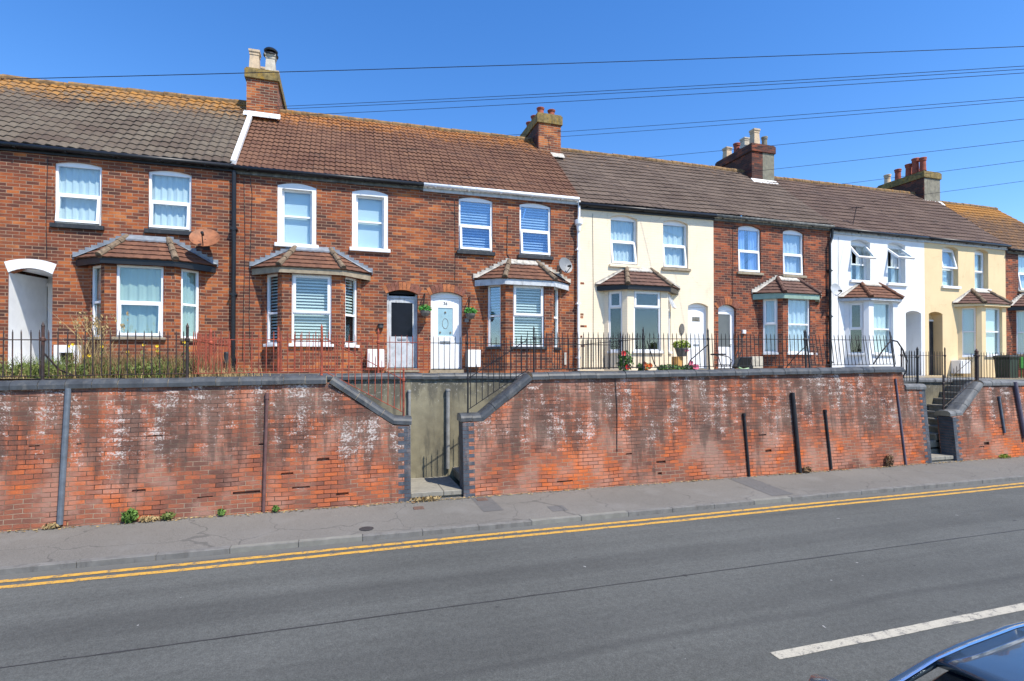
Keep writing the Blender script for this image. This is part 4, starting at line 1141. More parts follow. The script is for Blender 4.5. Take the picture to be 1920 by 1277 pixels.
while x < 60:
    L = 0.915
    mt = 1 if (round(x * 3) % 7 in (2, 5)) else 0
    g.box(x + 0.002, x + L - 0.002, YK + random.uniform(-.003, .003), YK + 0.123, ZR - 0.1, ZK + random.uniform(-.003, .003) , mt); x += L
tag(g.build('kerb', [M_KERB, M_KERBL], bevel=0.006), kind='structure')
def line_strip(name, mat, y0, y1, x0, x1, z, wob=0.012):
    g = MB(); n = int((x1 - x0) / 0.25); pr = []
    for i in range(n + 1):
        x = x0 + (x1 - x0) * i / n
        q = random.uniform(-wob, wob) * 0.4 + wob * math.sin(x * 0.9)
        pr.append((x, y0 + q + random.uniform(-.004, .004), y1 + q + random.uniform(-.004, .004)))
    for a, b in zip(pr, pr[1:]): g.face([(a[0], a[1], z), (b[0], b[1], z), (b[0], b[2], z), (a[0], a[2], z)])
    return tag(g.build(name, mat), kind='structure')
line_strip('yellow_line', M_YELL, 8.18, 8.28, -40, 60, ZR + 0.004)
line_strip('yellow_line', M_YELL, 7.97, 8.07, -40, 60, ZR + 0.004)
for k in range(-5, 8):
    line_strip('centre_line', M_WLINE, 3.93, 4.05, 3.78 + 6 * k, 7.78 + 6 * k, ZR + 0.004, 0.006)
line_strip('dark_road_line', M_DKGREY, 5.87, 5.89, -40, 60, ZR + 0.003, 0.004)  # thin dark line running along the road
# patches and iron covers in the pavement
def pav_z(y): return ZK - 0.004 + (ZP - ZK + 0.004) * (y - YK - 0.125) / (10.6 - YK - 0.125)
def patch(name, mat, x0, x1, y0, y1, up=0.004, skew=0.0):
    g = MB(); g.face([(x0, y0, pav_z(y0) + up), (x1, y0, pav_z(y0) + up), (x1 + skew, y1, pav_z(y1) + up), (x0 + skew, y1, pav_z(y1) + up)])
    return g.build(name, mat)
tag(patch('pavement_patch', M_PATCH, 2.35, 2.72, 9.2, 10.12, skew=-0.03), kind='structure')
tag(patch('pavement_patch', M_PATCH, 8.2, 8.75, 8.7, 10.13, skew=0.1), kind='structure')
tag(patch('pavement_patch', M_PATCH, 3.55, 3.85, 8.9, 9.2), kind='structure')
def cover(label, x0, x1, y0, y1):
    g = MB(); z = pav_z((y0 + y1) / 2)
    g.box(x0, x1, y0, y1, z - 0.02, z + 0.012)
    for i in range(5):
        yy = y0 + (y1 - y0) * (i + 0.5) / 5
        g.box(x0 + 0.02, x1 - 0.02, yy - 0.006, yy + 0.006, z + 0.012, z + 0.017)
    tag(g.build('access_cover', M_COVER), label, 'access cover', 'iron covers in the pavement')
cover('rusty iron cover in the pavement just in front of the opening with steps', 1.18, 1.36, 9.62, 9.78)
cover('rusty iron cover beside the dark pavement patch right of the opening', 2.40, 2.60, 9.84, 10.0)
q = MB(); q.lathe([(0.11, 0), (0.115, 0.004), (0.10, 0.008), (0.0, 0.008)], (0.33, 8.85, pav_z(8.85)), 16)
tag(q.build('valve_cover', M_DKGREY), 'small round dark valve cover near the kerb edge', 'valve cover')

# terrace (front gardens) at the level of the door sills
g = MB()
def slab(x0, x1, y0, y1, z): g.face([(x0, y0, z), (x1, y0, z), (x1, y1, z), (x0, y1, z)])
slab(-16, -2.3, 10.55, D + 0.1, -0.17); slab(-2.3, 6.2, 11.75, D + 0.1, -0.12); slab(6.2, 14.02, 10.55, D + 0.1, -0.07)
slab(14.02, 15.74, 11.75, D + 0.1, -0.1); slab(15.74, 19.6, 11.75, D + 0.1, -0.28); slab(19.6, 40, 10.55, D + 0.1, -0.34)
tag(g.build('terrace_ground', M_EARTH), kind='structure')

# ------------------------------------------------------------------ retaining walls
BAT = 0.085
def MW(u, w_, d): return (u, 10.35 + (w_ + 0.2) * BAT + d, w_)
def recess_box(px, py, wpx, hpx):
    x, z = onY(px, py, 10.28); x1, _ = onY(px + wpx, py, 10.28); _, z1 = onY(px, py - hpx, 10.28)
    return [(x, z), (x1, z + 0.004), (x1 - 0.006, z1), (x + 0.008, z1 - 0.004)]
def coping(parent, path, mat, y0=10.29, yw=0.42, h=0.15, blk=0.36, name='coping', endcap=True):
    mb = MB(); j = MB()
    prof = [(0.0, 0.0), (-0.0, h * 0.45), (0.02, h * 0.72), (0.06, h * 0.92), (0.12, h), (yw - 0.1, h), (yw - 0.02, h * 0.8), (yw, h * 0.5), (yw, 0.0)]
    for (ax, az_), (bx, bz) in zip(path, path[1:]):
        L = math.hypot(bx - ax, bz - az_); n = max(1, int(round(L / blk)))
        ux, uz = (bx - ax) / L, (bz - az_) / L
        nx, nz = -uz, ux
        for i in range(n):
            s0, s1 = L * i / n + 0.004, L * (i + 1) / n - 0.004
            jz = random.uniform(-0.006, 0.006); jy = random.uniform(-0.008, 0.008)
            ra = [(ax + ux * s0 + nx * (pz + jz), y0 + py + jy, az_ + uz * s0 + nz * (pz + jz)) for py, pz in prof]
            rb = [(ax + ux * s1 + nx * (pz + jz), y0 + py + jy, az_ + uz * s1 + nz * (pz + jz)) for py, pz in prof]
            for k in range(len(prof) - 1): mb.face([ra[k], rb[k], rb[k + 1], ra[k + 1]], 0)
            mb.face(ra); mb.face(rb[::-1]); mb.face([ra[0], ra[-1], rb[-1], rb[0]])
        sc = 0.93
        ra = [(ax + nx * (pz * sc), y0 + 0.012 + py * 0.96, az_ + nz * pz * sc) for py, pz in prof]
        rb = [(bx + nx * (pz * sc), y0 + 0.012 + py * 0.96, bz + nz * pz * sc) for py, pz in prof]
        for k in range(len(prof) - 1): mb.face([ra[k], rb[k], rb[k + 1], ra[k + 1]], 1)
        mb.face(ra, 1); mb.face(rb[::-1], 1)
    return mb.build(name, [mat, M_JOINT], parent)
def quoins(parent, x, sgn, z0, z1, thick=0.4):
    mb = MB(); z = z0; k = 0
    while z < z1 - 0.03:
        wd = 0.115 if k % 2 else 0.225
        a, b = (x, x + sgn * wd)
        lo, hi = min(a, b), max(a, b)
        yf = 10.35 + (z + 0.2) * BAT - 0.004
        yf2 = 10.35 + (min(z + 0.07, z1) + 0.2) * BAT - 0.004
        ex = 0.004 * -sgn
        lo2, hi2 = (lo + ex if sgn > 0 else lo), (hi + ex if sgn < 0 else hi)
        y1 = yf + thick - 0.02
        mb.hexa([(lo2, yf, z), (hi2, yf, z), (hi2, y1, z), (lo2, y1, z), (lo2, yf2, min(z + 0.069, z1)), (hi2, yf2, min(z + 0.069, z1)), (hi2, y1, min(z + 0.069, z1)), (lo2, y1, min(z + 0.069, z1))])
        z += 0.0755; k += 1
    mb.build('quoin', M_QUOIN, parent)
def pipe(parent, p0, p1, r, mat, label=None, base=10.28, collar=True):
    def hit(p):
        y = base
        for _ in range(4):
            x, z = onY(*p, y); y = 10.35 + (z + 0.2) * BAT - r * 0.9
        return x, z
    x0, z0 = hit(p0); x1, z1 = hit(p1)
    mb = MB()
    ya = 10.35 + (z0 + 0.2) * BAT - r * 0.9; yb = 10.35 + (z1 + 0.2) * BAT - r * 0.9
    mb.tube([(x0, ya, z0), (x1, yb, z1)], r, 10)
    if collar: mb.tube([(x0, ya, z0), (x0 + (x1 - x0) * 0.05, ya + (yb - ya) * 0.05, z0 + (z1 - z0) * 0.05)], r * 1.35, 10)
    o = mb.build('drain_pipe', mat, parent)
    if label: o['label'] = label
    return o

WA = thing('retaining_wall', (-3, 10.2, ZP), 'weathered orange brick retaining wall left of the first opening, coping sloping down at its right end', 'wall', 'brick retaining walls along the pavement')
mb = MB()
holes = [recess_box(250, 921, 27, 5), recess_box(594, 864, 24, 6), recess_box(372, 932, 30, 3), recess_box(438, 925, 52, 5), recess_box(484, 835, 18, 4),
         recess_box(527, 890, 24, 5), recess_box(548, 915, 34, 4), recess_box(630, 927, 24, 5), recess_box(276, 819, 30, 3), recess_box(54, 838, 22, 3), recess_box(144, 834, 10, 3)]
mb.panel(MW, [(-14, -2.65), (1.18, -2.65), (1.18, -1.10), (0.87, -1.08), (-0.30, -0.275), (-14, -0.47)], holes, reveal=0.055, sides=0.4)
for hl in holes: mb.face([MW(u, w_, 0.055) for u, w_ in hl])
mb.build('brickwork', M_OLDWALL, WA)
coping(WA, [(-14, -0.47), (-0.33, -0.275)], M_COPING)
coping(WA, [(-0.28, -0.262), (0.86, -1.06), (1.21, -1.085)], M_COPING, blk=0.3)
quoins(WA, 1.18, -1, -2.5, -1.10)
pipe(WA, (128, 728), (112, 984), 0.042, M_PIPE, 'grey square drain pipe on the wall', collar=False)
pipe(WA, (501, 737), (494, 962), 0.028, M_PIPEB, 'thin rusty brown drain pipe on the wall')

WB = thing('retaining_wall', (8, 10.2, ZP), 'long brick retaining wall between the two stair openings, white lime streaks under its coping', 'wall', 'brick retaining walls along the pavement')
mb = MB()
holes = [recess_box(1226, 868, 18, 5), recess_box(1170, 852, 12, 3), recess_box(1228, 889, 8, 5), recess_box(1430, 847, 12, 5), recess_box(1040, 903, 30, 3), recess_box(1420, 817, 14, 3)]
mb.panel(MW, [(2.20, -2.65), (14.78, -2.65), (14.78, -0.56), (14.05, -0.56), (14.02, -0.10), (3.64, -0.235), (2.62, -1.05), (2.20, -1.07)], holes, reveal=0.05, sides=0.4)
for hl in holes: mb.face([MW(u, w_, 0.05) for u, w_ in hl])
mb.build('brickwork', M_OLDWALL, WB)
coping(WB, [(3.66, -0.235), (14.04, -0.10)], M_COPING)
coping(WB, [(2.17, -1.055), (2.63, -1.04), (3.66, -0.222)], M_COPING, blk=0.3)
coping(WB, [(14.06, -0.56), (14.8, -0.56)], M_COPGREY)
quoins(WB, 2.20, 1, -2.5, -1.07); quoins(WB, 14.78, -1, -2.5, -0.56)
pipe(WB, (1395, 775), (1405, 893), 0.03, M_IRONB, 'black drain pipe with pale lower half')
pipe(WB, (1486, 736), (1500, 886), 0.048, M_IRONB, 'thick black drain pipe', collar=False)
pipe(WB, (1547, 768), (1559, 880), 0.03, M_IRONB, 'thin black drain pipe')
pipe(WB, (1679, 710), (1699, 873), 0.024, M_PIPEP, 'slender purple grey pipe at the wall end', collar=False)

x_, z1_ = onY(1155, 706, 10.3); _, z0_ = onY(1158, 846, 10.25)
mb = MB(); mb.tube([(x_ + 0.03 * math.sin(q * 5) * q, 10.335 + (z1_ + (z0_ - z1_) * q + 0.2) * BAT, z1_ + (z0_ - z1_) * q) for q in [i / 10 for i in range(11)]], 0.007, 5)
mb.build('cable', M_BLACK, WB)

WC = thing('retaining_wall', (20, 10.2, ZP), 'brick retaining wall right of the second opening, running out of the right edge', 'wall', 'brick retaining walls along the pavement')
mb = MB()
holes = [recess_box(1838, 834, 10, 6), recess_box(1868, 803, 8, 2), recess_box(1828, 838, 10, 2)]
mb.panel(MW, [(15.72, -2.65), (34, -2.65), (34, -0.56), (17.0, -0.49), (16.16, -1.29), (15.72, -1.33)], holes, reveal=0.06, sides=0.4)
for hl in holes: mb.face([MW(u, w_, 0.06) for u, w_ in hl])
mb.build('brickwork', M_OLDWALL, WC)
coping(WC, [(17.02, -0.49), (34, -0.56)], M_COPGREY)
coping(WC, [(15.7, -1.31), (16.17, -1.28), (17.02, -0.478)], M_COPGREY, blk=0.3)
quoins(WC, 15.72, 1, -2.5, -1.33)
pipe(WC, (1873, 743), (1884, 812), 0.028, M_PIPE); pipe(WC, (1903, 716), (1922, 822), 0.05, M_PIPEP, collar=False)

# rendered walls behind the stairs and their copings
def rear_wall(label, x0, x1, y, ztop, mat):
    o = thing('stair_back_wall', ((x0 + x1) / 2, y, ZP), label, 'wall', 'rendered walls behind the steps')
    mb = MB(); mb.box(x0, x1, y, y + 0.3, -2.6, ztop); mb.build('render', M_REARW, o)
    coping(o, [(x0, ztop), (x1, ztop)], mat, y0=y - 0.05, yw=0.4, h=0.13)
    return o
YB = 11.62
RW1 = rear_wall('stained grey rendered wall seen through the first opening', -2.3, 6.2, YB, -0.235, M_COPING)
RW2 = rear_wall('pale rendered wall seen behind the second opening', 14.05, 19.6, YB, -0.42, M_COPGREY)
def post_pipe(par, px, pt, pb, Y, r, mat):
    x, z1 = onY(px, pt, Y); _, z0 = onY(px, pb, Y)
    mb = MB(); mb.tube([(x, Y - r * 1.1, z0), (x, Y - r * 1.1, z1)], r, 10); mb.lathe([(r * 1.2, 0), (r * 1.2, 0.04), (r * 0.5, 0.05)], (x, Y - r * 1.1, z1), 10)
    mb.build('downpipe', mat, par)
post_pipe(RW1, 767, 735, 880, YB, 0.035, M_PIPEW); post_pipe(RW1, 839, 733, 878, YB, 0.045, M_PIPEW)

# flights of steps
def flight(label, x0, sgn, z0, z1, n, tread=0.27, mat=M_CONC, y0=10.68, y1=YB):
    o = thing('steps', (x0, (y0 + y1) / 2, z0), label, 'steps', 'flights of steps up to the terrace')
    rise = (z1 - z0) / n
    for i in range(n):
        mb = MB(); a = x0 + sgn * tread * i; b = x0 + sgn * tread * (i + 1)
        e = x0 + sgn * tread * n
        mb.box(min(a, e), max(a, e), y0, y1, z0 + rise * i, z0 + rise * (i + 1) - 0.05)
        a2 = a - sgn * 0.02
        mb.box(min(a2, b), max(a2, b), y0, y1, z0 + rise * (i + 1) - 0.048, z0 + rise * (i + 1), 1)
        mb.build('step', [M_REND, mat], o)
    return o
flight('concrete steps climbing left behind the first wall, hidden by its pier', 1.05, -1, -2.36, -0.16, 12)
flight('shaded concrete steps climbing right behind the long wall from the first opening', 2.28, 1, -2.36, -0.14, 12, 0.29)
flight('dark steps climbing right behind the wall at the second opening', 15.2, 1, -2.38, -0.34, 11, 0.26, M_CONC)
def landing(label, x0, x1):
    mb = MB(); n = 2
    mb.box(x0, (x0 + x1) * 0.5 + 0.12, 10.22, 10.9, -2.46, -2.36); mb.box((x0 + x1) * 0.5 + 0.126, x1, 10.22, 10.9, -2.46, -2.362)
    mb.box(x0, x1, 10.9, YB, -2.46, -2.365)
    mb.box(x0, x1, 10.28, YB, -2.6, -2.462, 1)
    tag(mb.build('threshold_slab', [M_CONC, M_STONE], bevel=0.012), label, 'slab', 'stone slabs in the wall openings')
landing('pale stone slab at the foot of the first opening', 1.19, 2.19)
landing('stone slab at the foot of the second opening', 14.79, 15.71)

# ------------------------------------------------------------------ railings
def bar_mesh(name, h, r, mat):
    mb = MB(); mb.tube([(0, 0, 0), (0, 0, h - 0.05), (0, 0, h)], [r, r, r * 0.25], 6)
    o = mb.build(name, mat); me = o.data; bpy.data.objects.remove(o); WL.pop(name, None); return me
def railing(label, p0, p1, mat, h=0.82, rail=0.66, pitch=0.12, posts=(), low=0.06, lean=0.0, r=0.009, group='iron railings along the terrace', posth=0.95, sloped=False, postr=0.02, jit=0.012):
    p0, p1 = Vector(p0), Vector(p1)
    o = thing('railing', p0, label, 'railing', group)
    d = p1 - p0; L = math.hypot(d.x, d.y)
    perp = Vector((0, 1, 0))
    me = bar_mesh('bar', h - low, r, mat)
    n = int(L / pitch)
    for i in range(n + 1):
        q = min(1, (i + 0.5) * pitch / L)
        b = bpy.data.objects.new('bar', me); col.objects.link(b); b.parent = o
        b.location = d * q + Vector((0, 0, low))
        b.rotation_euler = (-lean + random.uniform(-jit, jit), random.uniform(-jit, jit), 0)
    for zz, rr in ((rail, 0.009), (low + 0.015, 0.008)):
        mb = MB(); pts = []
        m = max(2, int(L / 0.8))
        for i in range(m + 1):
            pts.append(p0 + d * (i / m) + Vector((0, math.sin(lean) * zz, zz * math.cos(lean) + random.uniform(-.004, .004))))
        mb.tube(pts, rr, 5); mb.build('rail', mat, o)
    for q in posts:
        b = p0 + d * q
        mb = MB()
        mb.lathe([(postr * 1.2, 0), (postr, 0.02), (postr, rail - 0.03), (postr * 1.5, rail - 0.02), (postr * 1.5, rail + 0.02), (postr * 0.9, rail + 0.04), (postr * 0.9, posth - 0.08), (postr * 1.1, posth - 0.07), (postr * 0.15, posth)], (0, 0, 0), 8)
        rm = Matrix.Rotation(-lean, 4, 'X')
        mb.v = [tuple(b + rm @ Vector(v)) for v in mb.v]
        mb.build('post', mat, o)
    return o
def brace(parent, pts, mat, r=0.012):
    mb = MB(); mb.tube(pts, r, 6); mb.build('brace', mat, parent)
YR_ = 10.48
zc = lambda x: -0.275 - 0.0143 * (-0.3 - x) + 0.14       # top of the left coping
xa = -8.0
r1 = railing('rusty black railing on the left wall, weeds behind it', (xa, YR_, zc(xa)), (-2.60, YR_, zc(-2.6)), M_IRON, posts=[(X_(80, YR_) - xa) / (-2.6 - xa), 0.998], postr=0.026)
brace(r1, [(-4.66, YR_ + 0.01, 0.25), (-4.5, YR_ + 0.12, -0.02), (-4.3, YR_ + 0.3, -0.16)], M_IRON, 0.014)
r2 = railing('black and red railing dividing the two left gardens, running back to the drainpipe', (-2.57, 10.62, -0.16), (-2.57, D - 0.1, -0.14), M_IRONR, posts=[0.4], postr=0.03, pitch=0.14)
r3 = railing('red railing on the left wall in front of the second bay', (-2.5, YR_, zc(-2.5)), (-0.40, YR_, -0.13), M_IRONR, posts=[0.99], postr=0.022)
r4 = railing('red railing sloping down beside the first opening', (-0.36, YR_, -0.14), (X_(757, YR_), YR_, -0.93), M_IRONR, h=0.88, rail=0.70, posts=[0.998], posth=0.96, postr=0.02)
r5 = railing('red railing on the rendered stair wall in front of the grey door', (X_(520, YB), YB + 0.15, -0.10), (1.75, YB + 0.15, -0.10), M_IRONR, posts=[0.0, (X_(710, YB) - X_(520, YB)) / (1.75 - X_(520, YB))], postr=0.024)
r6 = railing('black railing on the rendered stair wall in front of the white door', (1.8, YB + 0.15, -0.10), (6.2, YB + 0.15, -0.09), M_IRONB, posts=[(X_(876, YB + .15) - 1.8) / 4.4], postr=0.02)
r7 = railing('black railing sloping up to the right beside the first opening', (X_(877, YR_), YR_, -0.91), (3.62, YR_, -0.1), M_IRONB, h=0.88, rail=0.70, posts=[0.003], posth=0.94, postr=0.018)
zm = lambda x: -0.235 + 0.013 * (x - 3.66) + 0.14
def midrail(label, xa, xb, posts, lean, **k):
    return railing(label, (xa, YR_, zm(xa)), (xb, YR_, zm(xb)), M_IRONB, h=0.86, rail=0.72, posts=posts, lean=lean, posth=0.98, postr=0.02, **k)
r8 = midrail('black railing on the long wall in front of the slatted bay blinds', 3.74, 6.38, [0.005, 0.985], 0.0)
r9 = midrail('black railing on the long wall in front of the cream house, flowers behind it', 6.46, 10.98, [0.36, 0.99], 0.05)
r10 = midrail('leaning black railing on the long wall before the dark brick and white houses', 11.06, 13.95, [0.0, 0.985], 0.13, jit=0.03)
r11 = railing('black railing dividing the cream house garden from its red neighbour', (6.41, 10.65, -0.05), (6.41, D - 0.15, -0.05), M_IRONB, h=0.86, rail=0.72, posts=[0.3], pitch=0.16)
brace(r9, [(6.47, YR_ + .05, 0.62), (6.75, YR_ + .2, 0.1), (6.95, YR_ + .3, -0.06)], M_IRONB)
brace(r9, [(8.09, YR_ + .05, 0.55), (7.8, YR_ + .3, 0.2), (7.7, YR_ + .4, -0.06)], M_IRONB)
brace(r10, [(11.1, YR_ + .1, 0.6), (10.8, YR_ + .2, 0.3), (10.7, YR_ + .4, 0.0)], M_IRONB)
brace(r10, [(13.9, YR_ + .08, 0.75), (13.6, YR_ + .1, 0.45), (13.3, YR_ + .1, 0.12)], M_IRONB, 0.018)
brace(r10, [(13.9, YR_ + .08, 0.75), (14.15, YR_ + .1, 0.72), (14.35, YR_ + .1, 0.5), (14.5, YR_ + .1, 0.2), (14.45, YR_ + .1, -0.1), (14.3, YR_ + .1, -0.3)], M_IRONB, 0.02)
r12 = railing('brown railing above the second opening in front of the buff doorway', (15.9, YB + 0.15, -0.29), (X_(1772, YB + .15), YB + 0.15, -0.29), M_IRON, posts=[0.0, 0.998], h=0.82, rail=0.68, postr=0.022)
r13 = railing('brown railing sloping up beside the second opening', (X_(1768, YR_), YR_, -1.15), (17.02, YR_, -0.36), M_IRON, h=0.9, rail=0.72, posts=[0.003], posth=1.0, postr=0.02)
r14 = railing('brown railing on the right hand wall in front of the green bin', (17.05, YR_, -0.35), (24.0, YR_, -0.37), M_IRON, h=0.82, rail=0.7, posts=[0.0], postr=0.05, posth=0.9)
r15 = railing('short black railing stub above the end pier of the long wall', (14.2, YR_, -0.42), (14.75, YR_, -0.42), M_IRONB, h=0.9, rail=0.72, posts=[0.99], posth=1.0, postr=0.03, pitch=0.1)

# ------------------------------------------------------------------ satellite dishes, baskets, aerial
def dish(label, px, py, rad, mat, facing, off=0.35, tilt=0.35, arm=True):
    X, Z = onY(px, py, D - off)
    o = thing('satellite_dish', (X, D, Z), label, 'satellite dish', 'satellite dishes on the house fronts')
    f = Vector((math.sin(facing), -math.cos(facing), tilt)).normalized()
    sx = f.cross(Vector((0, 0, 1))).normalized(); sy = sx.cross(f)
    c = Vector((X, D - off, Z))
    mb = MB(); n = 20; rings = 5; grid = []
    for k in range(rings + 1):
        r = rad * k / rings
        grid.append([c + sx * (r * math.cos(2 * math.pi * j / n)) + sy * (r * 1.06 * math.sin(2 * math.pi * j / n)) + f * (0.22 * r * r / rad - 0.05) for j in range(n)])
    for side in (0, 1):
        for k in range(rings):
            for j in range(n):
                q = [grid[k][j], grid[k + 1][j], grid[k + 1][(j + 1) % n], grid[k][(j + 1) % n]]
                if side: q = [v - f * 0.012 for v in q[::-1]]
                mb.face(q)
    mb.build('dish', mat, o, smooth=True)
    mb = MB(); foc = c + f * (rad * 0.95) - sy * rad * 0.55
    mb.tube([c - sy * rad * 0.95, foc - sy * 0.03, foc], 0.012, 6); mb.tube([foc - f * 0.02 + sy * .0, foc - f * 0.12 + sy * 0.04], [0.035, 0.028], 10)
    mb.build('arm', M_BLACK, o)
    mb = MB(); mb.tube([c - f * 0.05, (X - 0.05 * math.sin(facing), D - 0.09, Z - 0.06), (X - 0.05, D - 0.01, Z - 0.08)], 0.02, 8); mb.box(X - 0.12, X + 0.02, D - 0.014, D - 0.003, Z - 0.2, Z + 0.05)
    mb.build('bracket', M_IRON, o)
dish('rusty brown satellite dish beside the left bay roof', 384, 446, 0.31, M_RUSTD, 0.05, 0.4, 0.85)
dish('dark grey satellite dish by the white downpipe', 1061, 497, 0.22, M_GREYD, 0.2, 0.35, 0.3)
dish('pale grey satellite dish on the white house front', 1568, 543, 0.21, M_DISHW, -0.05, 0.3, 0.25)

def leaf_cloud(c, rx, ry, rz, n, size, up=0.3):
    mb = MB()
    for _ in range(n):
        while True:
            q = Vector((random.uniform(-1, 1), random.uniform(-1, 1), random.uniform(-1, 1)))
            if 0.15 < q.length < 1: break
        p = Vector((c[0] + q.x * rx, c[1] + q.y * ry, c[2] + q.z * rz))
        a = Vector((random.gauss(0, 1), random.gauss(0, 1), random.gauss(0, 1) + up)).normalized()
        b = a.cross(Vector((random.gauss(0, 1), random.gauss(0, 1), random.gauss(0, 1)))).normalized()
        s = size * random.uniform(0.6, 1.4)
        mb.face([p - a * s, p + b * s * 0.45, p + a * s, p - b * s * 0.45])
    return mb
def basket(label, px, py, py_top):
    Y = D - 0.2
    X, Z = onY(px, py, Y)
    o = thing('hanging_basket', (X, Y, Z - 0.12), label, 'hanging basket', 'hanging baskets by the white door')
    mb = MB(); mb.lathe([(0.03, -0.15), (0.08, -0.13), (0.125, -0.06), (0.14, 0.0), (0.125, 0.0), (0.1, -0.05)], (X, Y, Z), 14); mb.build('bowl', M_SLATE, o)
    leaf_cloud((X, Y, Z + 0.06), 0.17, 0.14, 0.1, 240, 0.035).build('foliage', M_BRIGHT, o)
    mb = MB(); zt = Z + 0.42
    for a in range(3): mb.tube([(X + 0.13 * math.cos(a * 2.1), Y + 0.13 * math.sin(a * 2.1), Z), (X, Y, zt)], 0.005, 4)
    mb.build('chain', M_IRON, o)
    mb = MB(); mb.tube([(X, Y, zt), (X, Y, zt + 0.04), (X, D - 0.01, zt + 0.03)], 0.01, 6); mb.tube([(X, D - 0.012, zt + 0.05), (X, D - 0.012, zt - 0.25)], 0.01, 6); mb.tube([(X, D - 0.01, zt - 0.2), (X, Y + 0.05, zt + 0.02)], 0.008, 5)
    mb.build('bracket', M_IRON, o)
basket('hanging basket with bright green plant left of the white door', 797, 583, 552)
basket('hanging basket with bright green plant right of the white door', 882, 588, 556)

ax, az_ = onY(1598, 425, 14.2)
ae = thing('tv_aerial', (ax, 14.3, az_), 'thin leaning television aerial on the white house roof', 'aerial')
mb = MB(); xt, zt = onY(1606, 390, 14.2); mb.tube([(ax, 14.25, az_ - 0.25), (xt, 14.2, zt + 0.05)], 0.014, 6); mb.build('mast', M_IRON, ae)
mb = MB(); mb.tube([(xt - 0.25, 14.2, zt - 0.02), (xt + 0.3, 14.15, zt + 0.05)], 0.01, 5)
for k in range(7):
    q = k / 6; mb.tube([(xt - 0.24 + 0.52 * q, 14.2 - 0.12, zt - 0.02 + 0.07 * q), (xt - 0.24 + 0.52 * q, 14.2 + 0.12, zt - 0.02 + 0.07 * q)], 0.005, 4)
mb.build('antenna', M_IRON, ae)

# ------------------------------------------------------------------ garden things
bx, _ = onY(1887, 690, 12.6)
b_ = thing('garden_bin', (bx, 12.6, -0.34), 'dark green square bin behind the right hand railing', 'bin')
mb = MB(); mb.lathe([(0.30, 0), (0.34, 0.66), (0.36, 0.66), (0.36, 0.7)], (bx, 12.6, -0.34), sq=True)
mb.build('body', M_BIN, b_, bevel=0.015)
mb = MB(); mb.lathe([(0.38, 0), (0.38, 0.04), (0.3, 0.09), (0.05, 0.1)], (bx, 12.6, 0.362), sq=True); mb.build('lid', M_BIN, b_, bevel=0.01)
gx, _ = onY(1912, 690, 12.6)
t_ = thing('garden_chair', (gx, 12.4, -0.34), 'bright green slatted garden seat right of the dark bin', 'chair')
mb = MB()
for k in range(5): mb.box(gx - 0.14 + k * 0.1, gx - 0.08 + k * 0.1, 12.5, 12.53, 0.0, 0.42)
mb.build('backrest', M_BRIGHT, t_)
mb = MB()
for k in range(5): mb.box(gx - 0.16, gx + 0.36, 12.06 + k * 0.085, 12.125 + k * 0.085, 0.0 - 0.02, 0.0 + 0.005)
mb.build('seat', M_BRIGHT, t_)
for sx in (-0.14, 0.32):
    for sy in (12.08, 12.47):
        mb = MB(); mb.box(gx + sx, gx + sx + 0.03, sy, sy + 0.03, -0.34, -0.021); mb.build('leg', M_BRIGHT, t_)

# metal chair by the dark brick house
cx, _ = onY(1352, 680, 12.7)
ch = thing('garden_chair', (cx, 12.7, -0.07), 'thin metal garden chair with curved arm near the two white doors', 'chair')
mb = MB(); mb.lathe([(0.02, 0.0), (0.2, 0.01), (0.21, 0.03), (0.2, 0.05), (0.02, 0.05)], (cx - 0.18, 12.6, 0.36), 18); mb.v = [(x, y, z + (x - cx) * 0.0) for x, y, z in mb.v]; mb.build('table_disc', M_SILLB, ch)
mb = MB(); mb.lathe([(0.02, 0.0), (0.23, 0.0), (0.24, 0.025), (0.02, 0.03)], (cx + 0.1, 12.75, 0.08), 18); mb.build('seat', M_IRON, ch)
mb = MB(); mb.tube([(cx - 0.1, 12.7, 0.38), (cx + 0.2, 12.65, 0.33), (cx + 0.38, 12.7, 0.22), (cx + 0.36, 12.75, 0.08)], 0.012, 6); mb.build('arm', M_IRON, ch)
for a in range(4):
    mb = MB(); mb.tube([(cx + 0.1 + 0.18 * math.cos(a * 1.57 + .7), 12.75 + 0.18 * math.sin(a * 1.57 + .7), 0.08), (cx + 0.1 + 0.24 * math.cos(a * 1.57 + .7), 12.75 + 0.24 * math.sin(a * 1.57 + .7), -0.07)], 0.012, 6); mb.build('leg', M_IRON, ch)
mb = MB(); mb.tube([(cx - 0.18, 12.6, 0.36), (cx - 0.05, 12.65, 0.1)], 0.012, 6); mb.build('stem', M_IRON, ch)
wx, _ = onY(1388, 680, 12.6)
wb = thing('wheelbarrow', (wx, 12.6, -0.07), 'upended black wheelbarrow tray with pale green rim near the red brick bay', 'wheelbarrow')
mb = MB()
mb.hexa([(wx - 0.26, 12.45, 0.02), (wx + 0.2, 12.45, 0.0), (wx + 0.24, 12.75, 0.0), (wx - 0.2, 12.75, 0.0), (wx - 0.14, 12.4, 0.33), (wx + 0.28, 12.4, 0.33), (wx + 0.3, 12.66, 0.3), (wx - 0.1, 12.66, 0.3)])
mb.build('tray', M_BLACK, wb, bevel=0.03)
mb = MB(); mb.tube([(wx - 0.2, 12.44, 0.02), (wx - 0.05, 12.43, -0.04), (wx + 0.15, 12.44, -0.01)], 0.03, 8); mb.build('rim', M_GPLAST, wb)
for q in (0, 0.22):
    mb = MB(); mb.tube([(wx - 0.16 + q * .3, 12.46 + q, 0.3), (wx - 0.02 + q * .3, 12.5 + q, 0.55), (wx + 0.0 + q * .3, 12.52 + q, 0.95)], 0.014, 6); mb.build('handle', M_BLACK, wb)
